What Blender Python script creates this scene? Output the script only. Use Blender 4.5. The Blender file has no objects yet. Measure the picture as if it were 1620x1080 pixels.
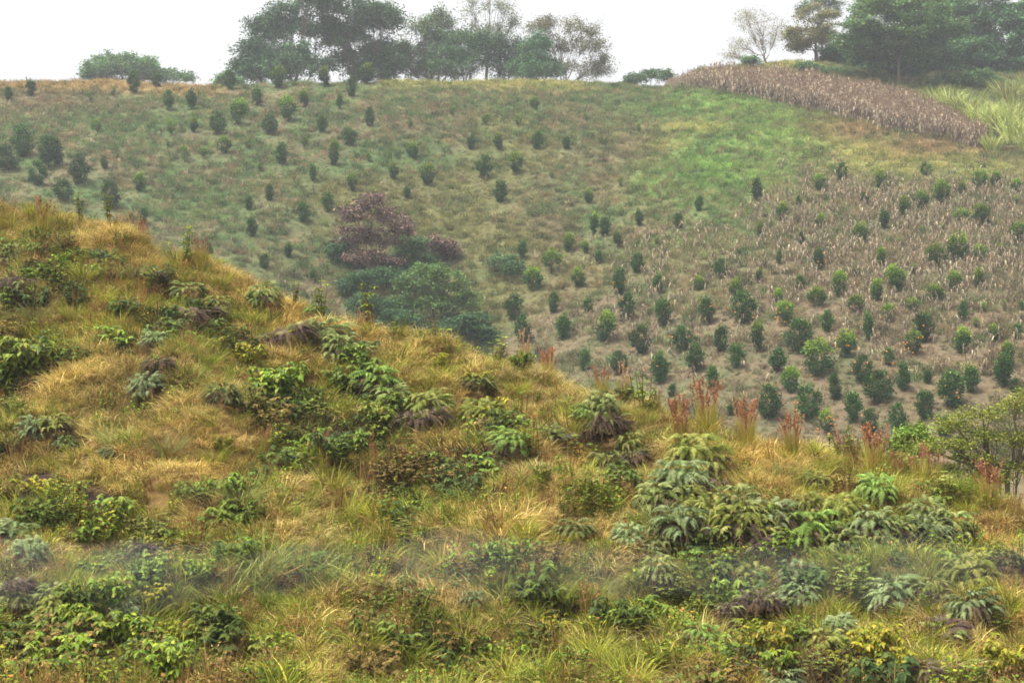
import bpy, math
import numpy as np
from mathutils import Vector

C = bpy.context.scene.collection
SC = bpy.context.scene
RNG = np.random.default_rng(7)
R = math.radians
F, CX, CY = 2250.0, 810.0, 540.0          # focal length and centre of the photograph in its own pixels

# ------------------------------------------------------------------ camera, sky, sun, exposure
cam_d = bpy.data.cameras.new('camera')
cam = bpy.data.objects.new('camera', cam_d)
C.objects.link(cam)
cam.location = (0, 0, 0)
cam.rotation_euler = (R(90), 0, 0)
cam_d.sensor_width = 36.0
cam_d.lens = 50.0
cam_d.clip_start = 0.1
cam_d.clip_end = 3000
SC.camera = cam

SUN_EL, SUN_ROT = R(66), R(245)
w = bpy.data.worlds.new('World')
SC.world = w
w.use_nodes = True
nt = w.node_tree
nt.nodes.clear()
sky = nt.nodes.new('ShaderNodeTexSky')
sky.sky_type = 'NISHITA'
sky.sun_disc = False
sky.sun_elevation = SUN_EL
sky.sun_rotation = SUN_ROT
sky.air_density = 1.0
sky.dust_density = 5.0
sky.ozone_density = 1.0
hs = nt.nodes.new('ShaderNodeHueSaturation')
hs.inputs['Saturation'].default_value = 0.06
bg = nt.nodes.new('ShaderNodeBackground')
bg.inputs['Strength'].default_value = 0.122
wo = nt.nodes.new('ShaderNodeOutputWorld')
nt.links.new(sky.outputs[0], hs.inputs['Color'])
nt.links.new(hs.outputs[0], bg.inputs['Color'])
nt.links.new(bg.outputs[0], wo.inputs['Surface'])

sun_d = bpy.data.lights.new('sun', 'SUN')
sun_d.energy = 1.9
sun_d.angle = R(11)
sun_d.color = (1.0, 0.95, 0.86)
sun = bpy.data.objects.new('sun', sun_d)
C.objects.link(sun)
sun.rotation_euler = (R(90) - SUN_EL, 0, R(180) - SUN_ROT)

SC.view_settings.view_transform = 'Standard'
SC.view_settings.look = 'None'
SC.view_settings.exposure = 1.35
SC.view_settings.gamma = 1.0
SC.cycles.filter_width = 1.7
SC.cycles.use_denoising = True
SC.cycles.max_bounces = 6
SC.cycles.diffuse_bounces = 3
SC.cycles.glossy_bounces = 1
SC.cycles.transmission_bounces = 3
SC.cycles.volume_bounces = 0
SC.cycles.transparent_max_bounces = 4
SC.cycles.caustics_reflective = False
SC.cycles.caustics_refractive = False

# ------------------------------------------------------------------ small helpers
def lin(r, g, b, k=1.0):
    v = np.array([r, g, b], float) / 255.0
    return np.where(v <= 0.04045, v / 12.92, ((v + 0.055) / 1.055) ** 2.4) * k

def _hash(ix, iy, seed):
    h = (ix.astype(np.int64) * 374761393 + iy.astype(np.int64) * 668265263 + seed * 1442695041) & 0xffffffff
    h = ((h ^ (h >> 13)) * 1274126177) & 0xffffffff
    return ((h ^ (h >> 16)) & 0xffff) / 65535.0

def vnoise(x, y, seed=0):
    ix, iy = np.floor(x), np.floor(y)
    fx, fy = x - ix, y - iy
    fx = fx * fx * (3 - 2 * fx); fy = fy * fy * (3 - 2 * fy)
    a = _hash(ix, iy, seed); b = _hash(ix + 1, iy, seed)
    c = _hash(ix, iy + 1, seed); d = _hash(ix + 1, iy + 1, seed)
    return (a * (1 - fx) + b * fx) * (1 - fy) + (c * (1 - fx) + d * fx) * fy

def fbm(x, y, seed=0, oct=4):
    x = np.asarray(x, float); y = np.asarray(y, float)
    s = 0; a = 0.5; t = 0
    for o in range(oct):
        s = s + a * vnoise(x * 2 ** o + 13.7 * o, y * 2 ** o + 7.1 * o, seed + o)
        t += a; a *= 0.5
    return s / t * 2 - 1                       # about -1 .. 1

def sstep(a, b, x):
    t = np.clip((x - a) / (b - a), 0, 1)
    return t * t * (3 - 2 * t)

class MB:
    """collects quads and triangles with a colour per vertex; build() links ONE mesh object"""
    def __init__(s): s.v, s.q, s.c, s.n = [], [], [], 0
    def add(s, V, Q, Cc):
        V = np.asarray(V, float).reshape(-1, 3)
        s.v.append(V); s.q.append(np.asarray(Q, np.int64).reshape(-1, 4) + s.n)
        Cc = np.asarray(Cc, float)
        if Cc.ndim == 1: Cc = np.repeat(Cc[None], len(V), 0)
        s.c.append(Cc.reshape(-1, 3)); s.n += len(V)
    def ribbons(s, P, S, Cc):
        """P (N,K,3) centre lines, S (N,K,3) half widths, Cc (3), (N,3) or (N,K,3)"""
        N, K = P.shape[:2]
        V = np.stack([P - S, P + S], 2).reshape(-1, 3)
        b = (np.arange(N)[:, None] * K + np.arange(K - 1)[None]) * 2
        Q = np.stack([b, b + 1, b + 3, b + 2], -1).reshape(-1, 4)
        Cc = np.asarray(Cc, float)
        if Cc.ndim == 2: Cc = np.repeat(Cc[:, None], K, 1)
        if Cc.ndim == 3: Cc = np.repeat(Cc[:, :, None], 2, 2).reshape(-1, 3)
        s.add(V, Q, Cc)
    def leaves(s, P, D, W, Cc):
        """diamond leaves: base P (N,3), D (N,3) length vector, W (N,3) half-width vector"""
        N = len(P)
        V = np.stack([P, P + D * 0.45 + W, P + D, P + D * 0.45 - W], 1).reshape(-1, 3)
        Q = np.arange(N * 4).reshape(N, 4)
        Cc = np.asarray(Cc, float)
        if Cc.ndim == 2: Cc = np.repeat(Cc[:, None], 4, 1).reshape(-1, 3)
        s.add(V, Q, Cc)
    def tubes(s, P, Rd, Cc, n=5):
        """P (N,K,3), Rd (N,K)"""
        N, K = P.shape[:2]
        T = np.gradient(P, axis=1)
        T /= np.linalg.norm(T, axis=-1, keepdims=True) + 1e-9
        ref = np.where(np.abs(T[..., 2:3]) > 0.9, np.array([1., 0, 0]), np.array([0, 0, 1.]))
        A = np.cross(T, ref); A /= np.linalg.norm(A, axis=-1, keepdims=True) + 1e-9
        B = np.cross(T, A)
        an = np.arange(n) / n * 2 * math.pi
        V = P[:, :, None] + Rd[:, :, None, None] * (A[:, :, None] * np.cos(an)[None, None, :, None] + B[:, :, None] * np.sin(an)[None, None, :, None])
        b = (np.arange(N)[:, None, None] * K + np.arange(K - 1)[None, :, None]) * n
        j = np.arange(n)[None, None]; j2 = (j + 1) % n
        Q = np.stack([b + j, b + j2, b + n + j2, b + n + j], -1).reshape(-1, 4)
        s.add(V.reshape(-1, 3), Q, Cc)
    def mesh(s, name, mat, smooth=False):
        V = np.concatenate(s.v); Q = np.concatenate(s.q); Cc = np.concatenate(s.c)
        me = bpy.data.meshes.new(name)
        me.vertices.add(len(V)); me.vertices.foreach_set('co', V.astype(np.float32).ravel())
        me.loops.add(len(Q) * 4); me.loops.foreach_set('vertex_index', Q.astype(np.int32).ravel())
        me.polygons.add(len(Q))
        me.polygons.foreach_set('loop_start', np.arange(0, len(Q) * 4, 4, dtype=np.int32))
        if smooth: me.polygons.foreach_set('use_smooth', np.ones(len(Q), bool))
        at = me.attributes.new('Col', 'FLOAT_COLOR', 'POINT')
        at.data.foreach_set('color', np.concatenate([np.clip(Cc, 0, 1), np.ones((len(Cc), 1))], 1).astype(np.float32).ravel())
        me.materials.append(mat)
        me.update(calc_edges=True)
        return me

def unit(v): return v / (np.linalg.norm(v, axis=-1, keepdims=True) + 1e-9)

def link(name, me, parent=None, loc=None):
    o = bpy.data.objects.new(name, me)
    C.objects.link(o)
    if parent is not None: o.parent = parent
    if loc is not None: o.location = loc
    return o

def tag(o, label=None, cat=None, group=None, kind=None):
    if label: o['label'] = label
    if cat: o['category'] = cat
    if group: o['group'] = group
    if kind: o['kind'] = kind
    return o

def place(name, parts, loc, rz, sc, label, cat, group=None):
    """an Empty at the thing's base with a copy of every part (name, mesh) under it"""
    r = bpy.data.objects.new(name, None)
    C.objects.link(r)
    r.empty_display_size = 0.2
    r.location = loc; r.rotation_euler = (0, 0, rz)
    r.scale = (sc, sc, sc) if np.isscalar(sc) else sc
    tag(r, label, cat, group, 'thing')
    for pn, me in parts: link(pn, me, r)
    return r

OCC = []
def occupy(P, r): OCC.append((P[0], P[1], r)); return P

ORD = ['', 'first', 'second', 'third', 'fourth', 'fifth', 'sixth', 'seventh', 'eighth', 'ninth', 'tenth', 'eleventh', 'twelfth',
       'thirteenth', 'fourteenth', 'fifteenth', 'sixteenth', 'seventeenth', 'eighteenth', 'nineteenth', 'twentieth']

# ------------------------------------------------------------------ materials
def leaf_mat(name, instanced, transl=0.3, rough=0.6, spec=0.25, var=0.25):
    m = bpy.data.materials.new(name); m.use_nodes = True
    n = m.node_tree; n.nodes.clear(); L = n.links.new
    out = n.nodes.new('ShaderNodeOutputMaterial')
    col = n.nodes.new('ShaderNodeAttribute'); col.attribute_name = 'Col'
    mul = n.nodes.new('ShaderNodeMix'); mul.data_type = 'RGBA'; mul.blend_type = 'MULTIPLY'
    mul.inputs['Factor'].default_value = 1
    L(col.outputs['Color'], mul.inputs['A'])
    if instanced:
        ti = n.nodes.new('ShaderNodeAttribute'); ti.attribute_name = 'tint'; ti.attribute_type = 'INSTANCER'
        L(ti.outputs['Color'], mul.inputs['B'])
    else:
        oi = n.nodes.new('ShaderNodeObjectInfo')
        rp = n.nodes.new('ShaderNodeValToRGB')
        rp.color_ramp.elements[0].color = (1 - var * 0.6, 1 - var * 0.9, 1 - var, 1)
        rp.color_ramp.elements[1].color = (1 + var, 1 + var * 0.8, 1 + var * 0.3, 1)
        L(oi.outputs['Random'], rp.inputs[0]); L(rp.outputs[0], mul.inputs['B'])
    # uneven colour over the leaves of one plant
    ge = n.nodes.new('ShaderNodeNewGeometry')
    pr = n.nodes.new('ShaderNodeMapRange')
    pr.inputs['To Min'].default_value = 0.78; pr.inputs['To Max'].default_value = 1.22
    L(ge.outputs['Random Per Island'], pr.inputs['Value'])
    m2 = n.nodes.new('ShaderNodeMix'); m2.data_type = 'RGBA'; m2.blend_type = 'MULTIPLY'; m2.inputs['Factor'].default_value = 1
    L(mul.outputs['Result'], m2.inputs['A']); L(pr.outputs[0], m2.inputs['B'])
    p = n.nodes.new('ShaderNodeBsdfPrincipled')
    p.inputs['Roughness'].default_value = rough
    p.inputs['Specular IOR Level'].default_value = spec
    L(m2.outputs['Result'], p.inputs['Base Color'])
    if transl:
        t = n.nodes.new('ShaderNodeBsdfTranslucent'); L(m2.outputs['Result'], t.inputs['Color'])
        mx = n.nodes.new('ShaderNodeMixShader'); mx.inputs[0].default_value = transl
        L(p.outputs[0], mx.inputs[1]); L(t.outputs[0], mx.inputs[2]); L(mx.outputs[0], out.inputs['Surface'])
    else:
        L(p.outputs[0], out.inputs['Surface'])
    return m

M_GRASS = leaf_mat('grass_blades', True, 0.3, 0.7, 0.15)
M_LEAF = leaf_mat('leaves', False, 0.25, 0.55, 0.25, .34)
M_FERN = leaf_mat('fern_fronds', False, 0.25, 0.8, 0.1, 0.2)
M_DEAD = leaf_mat('dead_leaves', False, 0.1, 0.85, 0.1, 0.2)
M_BARK = leaf_mat('bark', False, 0, 0.9, 0.1, 0.15)
M_FRUIT = leaf_mat('orange_peel', False, 0, 0.45, 0.4, 0.1)

def ground_mat():
    m = bpy.data.materials.new('soil_and_turf'); m.use_nodes = True
    n = m.node_tree; L = n.links.new
    p = n.nodes['Principled BSDF']
    p.inputs['Roughness'].default_value = 0.95; p.inputs['Specular IOR Level'].default_value = 0.05
    col = n.nodes.new('ShaderNodeAttribute'); col.attribute_name = 'Col'
    tc = n.nodes.new('ShaderNodeTexCoord')
    a = n.nodes.new('ShaderNodeTexNoise'); a.inputs['Scale'].default_value = 1.6; a.inputs['Detail'].default_value = 8; a.inputs['Roughness'].default_value = 0.75
    L(tc.outputs['Object'], a.inputs['Vector'])
    mr = n.nodes.new('ShaderNodeMapRange'); mr.inputs['From Min'].default_value = 0.3; mr.inputs['From Max'].default_value = 0.7
    mr.inputs['To Min'].default_value = 0.5; mr.inputs['To Max'].default_value = 1.45
    L(a.outputs['Fac'], mr.inputs['Value'])
    mx = n.nodes.new('ShaderNodeMix'); mx.data_type = 'RGBA'; mx.blend_type = 'MULTIPLY'; mx.inputs['Factor'].default_value = 1
    L(col.outputs['Color'], mx.inputs['A']); L(mr.outputs[0], mx.inputs['B'])
    L(mx.outputs['Result'], p.inputs['Base Color'])
    bp = n.nodes.new('ShaderNodeBump'); bp.inputs['Strength'].default_value = 0.6; bp.inputs['Distance'].default_value = 0.15
    L(a.outputs['Fac'], bp.inputs['Height']); L(bp.outputs[0], p.inputs['Normal'])
    return m

# ------------------------------------------------------------------ terrain: near slope, hidden valley, far hill, plateau behind it
FG_R = np.array([(-3000, 290), (-600, 290), (0, 325), (130, 342), (200, 370), (300, 402), (400, 452), (540, 506), (640, 546), (740, 570), (850, 586),
                 (900, 616), (1000, 647), (1100, 680), (1200, 704), (1300, 726), (1400, 756), (1500, 776), (1620, 815), (2200, 960), (4600, 1000)], float)
FG_D = np.array([(-3000, 44), (-600, 42), (0, 37), (400, 33.5), (800, 30.5), (1200, 27.5), (1620, 25), (2200, 24), (4600, 24)], float)
FAR_R = np.array([(-3000, 200), (-600, 140), (0, 132), (150, 132), (300, 140), (400, 140), (500, 133), (640, 127), (800, 129), (950, 137), (1050, 138), (1100, 122),
                  (1150, 106), (1250, 100), (1350, 106), (1450, 118), (1620, 120), (2300, 120), (4600, 200)], float)
KPY = [900, 800, 700, 600, 500, 400, 300, 200, 130]
KPX = [-600, 0, 400, 700, 900, 1200, 1620, 2300]
KD = [[82, 90, 98, 106, 115, 126, 140, 156, 174],
      [82, 90, 98, 106, 115, 126, 140, 157, 175],
      [84, 92, 100, 109, 118, 128, 143, 159, 178],
      [88, 98, 108, 118, 128, 138, 150, 164, 182],
      [84, 92, 101, 111, 122, 134, 148, 165, 190],
      [78, 86, 95, 104, 115, 129, 146, 168, 200],
      [74, 81, 89, 98, 109, 123, 143, 170, 202],
      [72, 79, 87, 96, 107, 121, 142, 170, 202]]

def rdg_fg(px): return np.interp(px, FG_R[:, 0], FG_R[:, 1])
def dep_fg(px): return np.interp(px, FG_D[:, 0], FG_D[:, 1])
def rdg_far(px): return np.interp(px, FAR_R[:, 0], FAR_R[:, 1])

COLS = np.concatenate([np.arange(-3000, -300, 100), np.arange(-300, 1920, 10), np.arange(1920, 4601, 100)]).astype(float)
rowsD, rowsZ = [], []
rg, dg = rdg_fg(COLS), dep_fg(COLS)
for d, z in ((-15, -1.2), (0, -1.7), (4, -2.8), (8, -4.6), (11.5, -5.6)):
    rowsD.append(np.full(len(COLS), d, float)); rowsZ.append(np.full(len(COLS), z))
D0 = 14.5
for s in np.linspace(0, 1, 150):
    py = 1250 + (rg - 1250) * s
    d = D0 + (dg - D0) * (0.82 * s + 0.18 * s ** 4)
    rowsD.append(d); rowsZ.append(-(py - CY) / F * d)
zr = rowsZ[-1]
for dd, dz in ((1.2, .22), (2.6, .85), (5, 2.2), (9, 4.6), (15, 7.6), (24, 11.5)):
    rowsD.append(dg + dd); rowsZ.append(np.maximum(zr - dz, -15.0))
fr = rdg_far(COLS)
farD, farZ = [], []
tab = np.array([[np.interp(x, KPX, [KD[i][k] for i in range(len(KPX))]) for k in range(len(KPY))] for x in COLS])
for s in np.linspace(0, 1, 110):
    d = np.zeros(len(COLS)); z = np.zeros(len(COLS))
    for j in range(len(COLS)):
        py = 900 + (fr[j] - 900) * s
        kp = KPY[:-1] + [fr[j]]
        d[j] = np.interp(-py, [-k for k in kp], tab[j])
    py = 900 + (fr - 900) * s
    farD.append(d); farZ.append(-(py - CY) / F * d)
farD = np.array(farD); PYF = 900 + (fr[None] - 900) * np.linspace(0, 1, 110)[:, None]
for it in range(14):                              # round off the folds of the depth table
    farD[1:-1] = (farD[:-2] + 2 * farD[1:-1] + farD[2:]) / 4
    farD[:, 1:-1] = (farD[:, :-2] + 2 * farD[:, 1:-1] + farD[:, 2:]) / 4
for k in range(110):
    rowsD.append(farD[k]); rowsZ.append(-(PYF[k] - CY) / F * farD[k])
zr = rowsZ[-1]; dr = rowsD[-1]
for q, dz in ((1.03, -0.3), (1.1, 0.6), (1.3, 3), (1.8, 6), (2.5, 10)):
    rowsD.append(dr * q); rowsZ.append(zr - dz)
GD, GZ = np.array(rowsD).T, np.array(rowsZ).T       # (col, row)
GW = np.maximum(GD, 8.0)
GX = (COLS[:, None] - CX) / F * GW

def bump(x, y):
    near = 0.55 * fbm(x / 2.0, y / 2.0, 3, 3) + 0.30 * fbm(x / .85, y / .85, 9, 2)
    far = 0.55 * fbm(x / 10, y / 10, 21, 3) + 0.12 * fbm(x / 2.5, y / 2.5, 33, 2)
    t = sstep(55, 68, y)
    return near * (1 - t) * sstep(8, 14, y) + far * t
GZ = GZ + bump(GX, GD)

def ground_z(X, Y):
    X = np.atleast_1d(np.asarray(X, float)); Y = np.atleast_1d(np.asarray(Y, float))
    px = CX + F * X / np.maximum(Y, 8.0)
    f = np.interp(px, COLS, np.arange(len(COLS)))
    j = np.clip(f.astype(int), 0, len(COLS) - 2); t = f - j
    z = np.zeros(len(X))
    order = np.argsort(j, kind='stable')
    js, st = np.unique(j[order], return_index=True)
    for a, jj in enumerate(js):
        ii = order[st[a]: st[a + 1] if a + 1 < len(js) else None]
        z[ii] = np.interp(Y[ii], GD[jj], GZ[jj]) * (1 - t[ii]) + np.interp(Y[ii], GD[jj + 1], GZ[jj + 1]) * t[ii]
    return z

def pick(px, py, layer):
    """where the sight line through a pixel of the photograph meets the near ('n') or far ('f') slope"""
    if layer == 'n': ds = np.linspace(14.5, dep_fg(px) + 0.3, 500)
    else: ds = np.linspace(70, float(np.interp(px, COLS, dr)) * 1.01, 700)
    gz = ground_z((px - CX) / F * ds, ds)
    ray = -(py - CY) / F * ds
    hit = np.nonzero(gz >= ray)[0]
    k = hit[0] if len(hit) else int(np.argmin(ray - gz))
    return np.array([(px - CX) / F * ds[k], ds[k], gz[k]])

def to_px(X, Y, Z): return CX + F * X / Y, CY - F * Z / Y

def blobs(px, py, B):
    s = np.zeros(np.shape(px))
    for x, y, r, *e in B:
        ry = r * (e[0] if e else 0.6)
        s = np.maximum(s, np.exp(-(((px - x) / r) ** 2 + ((py - y) / ry) ** 2)))
    return s

STRAW = [(330, 730, 110), (300, 640, 70), (230, 395, 80), (640, 545, 80), (870, 605, 120, .4), (960, 640, 90, .4), (1210, 710, 100, .4), (1260, 750, 70),
         (1050, 672, 80), (790, 850, 70), (850, 800, 70), (130, 600, 80), (180, 740, 70), (720, 960, 50), (650, 930, 60), (100, 340, 80), (1340, 750, 60),
         (1560, 840, 60), (1600, 800, 40), (480, 510, 60), (400, 440, 60), (760, 590, 60), (440, 850, 40), (1590, 930, 50)]
GREEN = [(560, 640, 130), (470, 600, 80), (450, 890, 120), (900, 1020, 240), (600, 810, 150), (1420, 930, 200), (1250, 1040, 260), (300, 1000, 200), (120, 1000, 160),
         (1150, 900, 160), (1400, 720, 60), (30, 560, 60), (350, 560, 80), (700, 1040, 150), (1290, 730, 50)]
BARE = [(150, 795, 60, .35), (600, 745, 35, .4), (60, 760, 40, .4), (250, 575, 35, .4)]

def fg_fields(X, Y, Z):
    px, py = to_px(X, Y, Z)
    st = blobs(px, py, STRAW) * 0.9 + 0.55 * fbm(X / 1.7, Y / 1.7, 51, 3) + 0.34
    gr = blobs(px, py, GREEN) * 0.75 + 0.6 * fbm(X / 1.9, Y / 1.9, 71, 3)
    ba = blobs(px, py, BARE)
    return st, gr, ba

# corners of the two maize stands, the corn field on the crest and the standing stalks among the citrus
def corn_low(px): return np.interp(px, [1040, 1080, 1200, 1300, 1400, 1500, 1560, 1640], [139, 141, 156, 180, 205, 226, 236, 250])
def corn_up(px): return np.interp(px, [1060, 1100, 1200, 1300, 1400, 1460, 1530, 1600], [137, 131, 134, 144, 164, 182, 220, 250])

def far_color(X, Y, Z, jit=0.0):
    px, py = to_px(X, Y, Z)
    n1 = fbm(X / 7, Y / 7, 81, 4); n2 = fbm(X / 2.2, Y / 2.2, 91, 3); n3 = fbm(X / 16 + 4, Y / 16, 95, 3)
    green = lin(98, 122, 74); brown = lin(134, 118, 92); olive = lin(120, 120, 76)
    bright = lin(122, 156, 76); yellow = lin(168, 163, 96); rust = lin(146, 120, 88); mauve = lin(130, 114, 90); gold = lin(160, 138, 92)
    def mixc(a, b, t): return a + (b - a) * np.clip(t, 0, 1)[..., None]
    c = mixc(np.broadcast_to(green, px.shape + (3,)), brown, sstep(-0.5, 0.55, n1 * .6 + 0.45 * n2 + jit - .06))
    c = mixc(c, olive, sstep(0.1, 0.6, n3))
    # the right-hand face is drier lower down
    c = mixc(c, mauve, sstep(-60, 90, py - (430 - (px - 900) * 0.05)) * sstep(780, 900, px) * (0.62 + 0.6 * n2 + 1.0 * jit))
    c = mixc(c, mauve, sstep(1120, 1230, px) * sstep(275, 310, py) * (0.6 + 0.5 * n2 + .55 * jit))
    g = blobs(px, py, [(1130, 260, 130, .55), (1250, 210, 130, .4), (1050, 290, 90, .5), (1150, 170, 120, .25)])
    c = mixc(c, bright, g * (0.7 + 0.5 * n2 - .5 * jit))
    y = blobs(px, py, [(1440, 252, 120, .28), (1370, 240, 60, .35), (1560, 270, 60, .3), (1110, 203, 60, .12), (1045, 232, 30, .3), (1250, 98, 80, .25)])
    c = mixc(c, yellow, y * .8 * (1 + .5 * n2 + .6 * jit))
    c = mixc(c, yellow, 0.7 * sstep(20, 5, py - rdg_far(px)) * sstep(560, 640, px) * sstep(960, 900, px))
    c = mixc(c, rust, blobs(px, py, [(1350, 205, 80, .3), (1470, 232, 90, .22)]) * 0.9)
    c = mixc(c, gold, sstep(22, 6, py - rdg_far(px)) * sstep(380, 320, px))
    c = mixc(c, mauve, 0.7 * blobs(px, py, [(90, 165, 110, .15), (20, 160, 60, .2)]))
    c = mixc(c, mauve, 0.55 * blobs(px, py, [(950, 270, 60, 1.2), (880, 350, 50, 1.5), (1000, 235, 60, .6)]) * (1 + n2))
    return c * (1.4 + 0.3 * n2)[..., None]  # overall lightening paints part of the distance haze into the tint

def fg_color(X, Y, Z):
    st, gr, ba = fg_fields(X, Y, Z)
    soil, straw, grn = lin(52, 40, 33), lin(140, 112, 68), lin(64, 66, 34)
    c = soil + (straw - soil) * sstep(0, .8, st)[..., None] * 0.75
    c = c + (grn - c) * (sstep(0.1, .8, gr) * 0.6)[..., None]
    return c + (lin(58, 46, 46) - c) * sstep(.3, .8, ba)[..., None]

M_GROUND = ground_mat()
gb = MB()
nc, nr = GX.shape
tt = sstep(55, 66, GD)[..., None]
gcol = fg_color(GX, np.maximum(GD, 8), GZ) * (1 - tt) + far_color(GX, np.maximum(GD, 8), GZ) * 0.42 * tt
gi = np.arange(nc * nr).reshape(nc, nr)
gb.add(np.stack([GX, GD, GZ], -1), np.stack([gi[:-1, :-1], gi[1:, :-1], gi[1:, 1:], gi[:-1, 1:]], -1), gcol.reshape(-1, 3))
tag(link('ground', gb.mesh('ground', M_GROUND, True)), 'steep grassy hillsides with a hidden valley between them', 'hillside', kind='structure')

# ------------------------------------------------------------------ masses nobody could count: one object each, filled with tufts by geometry nodes
def mass(name, label, cat, P, rz, tilt, sc, idx, tint, protos):
    col = bpy.data.collections.new(name + ' kinds')
    for k, me in enumerate(protos):
        col.objects.link(bpy.data.objects.new('%s_kind_%02d' % (name, k), me))
    me = bpy.data.meshes.new(name)
    n = len(P)
    me.vertices.add(n); me.vertices.foreach_set('co', P.astype(np.float32).ravel())
    def attr(nm, ty, key, arr):
        a = me.attributes.new(nm, ty, 'POINT'); a.data.foreach_set(key, arr.ravel())
    attr('rot', 'FLOAT_VECTOR', 'vector', np.stack([tilt[:, 0], tilt[:, 1], rz], 1).astype(np.float32))
    attr('scl', 'FLOAT', 'value', sc.astype(np.float32))
    attr('idx', 'INT', 'value', idx.astype(np.int32))
    attr('tint', 'FLOAT_COLOR', 'color', np.concatenate([tint, np.ones((n, 1))], 1).astype(np.float32))
    o = link(name, me)
    ng = bpy.data.node_groups.new(name + ' scatter', 'GeometryNodeTree')
    ng.interface.new_socket('Geometry', in_out='INPUT', socket_type='NodeSocketGeometry')
    ng.interface.new_socket('Geometry', in_out='OUTPUT', socket_type='NodeSocketGeometry')
    N = ng.nodes.new; L = ng.links.new
    gi_, go = N('NodeGroupInput'), N('NodeGroupOutput')
    m2p = N('GeometryNodeMeshToPoints')
    iop = N('GeometryNodeInstanceOnPoints'); iop.inputs['Pick Instance'].default_value = True
    ci = N('GeometryNodeCollectionInfo'); ci.inputs['Collection'].default_value = col
    ci.inputs['Separate Children'].default_value = True; ci.inputs['Reset Children'].default_value = True
    def named(nm, ty):
        a = N('GeometryNodeInputNamedAttribute'); a.data_type = ty; a.inputs['Name'].default_value = nm
        return next(s for s in a.outputs if s.enabled and s.name == 'Attribute')
    e2r = N('FunctionNodeEulerToRotation')
    L(named('rot', 'FLOAT_VECTOR'), e2r.inputs[0])
    L(gi_.outputs[0], m2p.inputs['Mesh'])
    L(m2p.outputs[0], iop.inputs['Points']); L(ci.outputs[0], iop.inputs['Instance'])
    L(named('idx', 'INT'), iop.inputs['Instance Index'])
    L(e2r.outputs[0], iop.inputs['Rotation']); L(named('scl', 'FLOAT'), iop.inputs['Scale'])
    L(iop.outputs[0], go.inputs[0])
    md = o.modifiers.new('scatter', 'NODES'); md.node_group = ng
    tag(o, label, cat, kind='stuff')
    return o

def pal(rng, n, cols, jit=0.15):
    c = np.array(cols)[rng.integers(0, len(cols), n)]
    return c * (1 + rng.normal(0, jit, (n, 1))) * (1 + rng.normal(0, jit * 0.3, (n, 3)))

def blades(mb, rng, n, rad, h, lean, droop, wid, cols, K=4, hj=0.3):
    """curved grass blades growing from a disc"""
    a = rng.uniform(0, 2 * math.pi, n); r = rad * np.sqrt(rng.uniform(0, 1, n))
    base = np.stack([r * np.cos(a), r * np.sin(a), np.full(n, -0.04)], 1)
    b = a + rng.normal(0, 0.9, n)
    dh = np.stack([np.cos(b), np.sin(b), np.zeros(n)], 1)
    L = h * (1 + rng.uniform(-hj, hj, n))
    ln = lean * rng.uniform(0.2, 1.3, n); dp = droop * rng.uniform(0.3, 1.4, n)
    t = np.linspace(0, 1, K)[None, :, None]
    out = (ln[:, None, None] * t + dp[:, None, None] * t ** 2)
    up = np.sqrt(np.clip(1 - (ln[:, None, None] * 0.9) ** 2, 0.05, 1)) * t - dp[:, None, None] * 0.75 * t ** 2.4
    P = base[:, None] + L[:, None, None] * (dh[:, None] * out + np.array([0, 0, 1.]) * up)
    tw = rng.uniform(0, math.pi, n)
    side = np.stack([np.cos(tw), np.sin(tw), np.zeros(n)], 1)
    prof = np.array([0.8, 1.0, 0.7, 0.08]) if K == 4 else np.linspace(1, 0.08, K)
    S = side[:, None] * (wid * rng.uniform(0.6, 1.4, n))[:, None, None] * prof[None, :, None] * 0.5
    mb.ribbons(P, S, pal(rng, n, cols))

STRAWC = [lin(226, 206, 134), lin(210, 187, 112), lin(184, 158, 92), lin(146, 117, 66)]
GRNC = [lin(148, 154, 52), lin(124, 136, 46), lin(170, 166, 66), lin(102, 116, 42)]
RUSTC = [lin(140, 100, 62), lin(160, 122, 72), lin(116, 80, 54), lin(178, 148, 88)]
WEEDC = [lin(126, 142, 50), lin(104, 126, 50), lin(146, 152, 54)]

def proto_straw(seed):
    g = np.random.default_rng(seed); m = MB()
    blades(m, g, 46, 0.20, 0.50, 0.55, 0.75, 0.016, STRAWC)
    blades(m, g, 22, 0.24, 0.42, 0.9, 0.5, 0.016, STRAWC + [lin(150, 116, 76)])
    blades(m, g, 6, 0.15, 0.5, 0.3, 0.4, 0.014, GRNC)
    return m.mesh('straw_tuft', M_GRASS)
def proto_green(seed):
    g = np.random.default_rng(seed); m = MB()
    blades(m, g, 55, 0.16, 0.62, 0.35, 0.5, 0.017, GRNC)
    blades(m, g, 18, 0.2, 0.45, 0.6, 0.6, 0.015, STRAWC)
    return m.mesh('green_tuft', M_GRASS)
def proto_rust(seed):
    g = np.random.default_rng(seed); m = MB()
    blades(m, g, 22, 0.16, 0.7, 0.2, 0.12, 0.014, RUSTC, hj=.45)
    n = 90                                              # small dry leaves and seed heads on the stalks
    a = g.uniform(0, 6.28, n); r = 0.18 * np.sqrt(g.uniform(0, 1, n)); z = g.uniform(0.15, 0.75, n)
    D = unit(np.stack([np.cos(a), np.sin(a), g.normal(0.3, .6, n)], 1)) * g.uniform(.04, .09, (n, 1))
    W = unit(np.cross(D, g.normal(size=(n, 3)))) * 0.011
    m.leaves(np.stack([r * np.cos(a), r * np.sin(a), z], 1), D, W, pal(g, n, RUSTC))
    return m.mesh('rust_tuft', M_GRASS)
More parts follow.
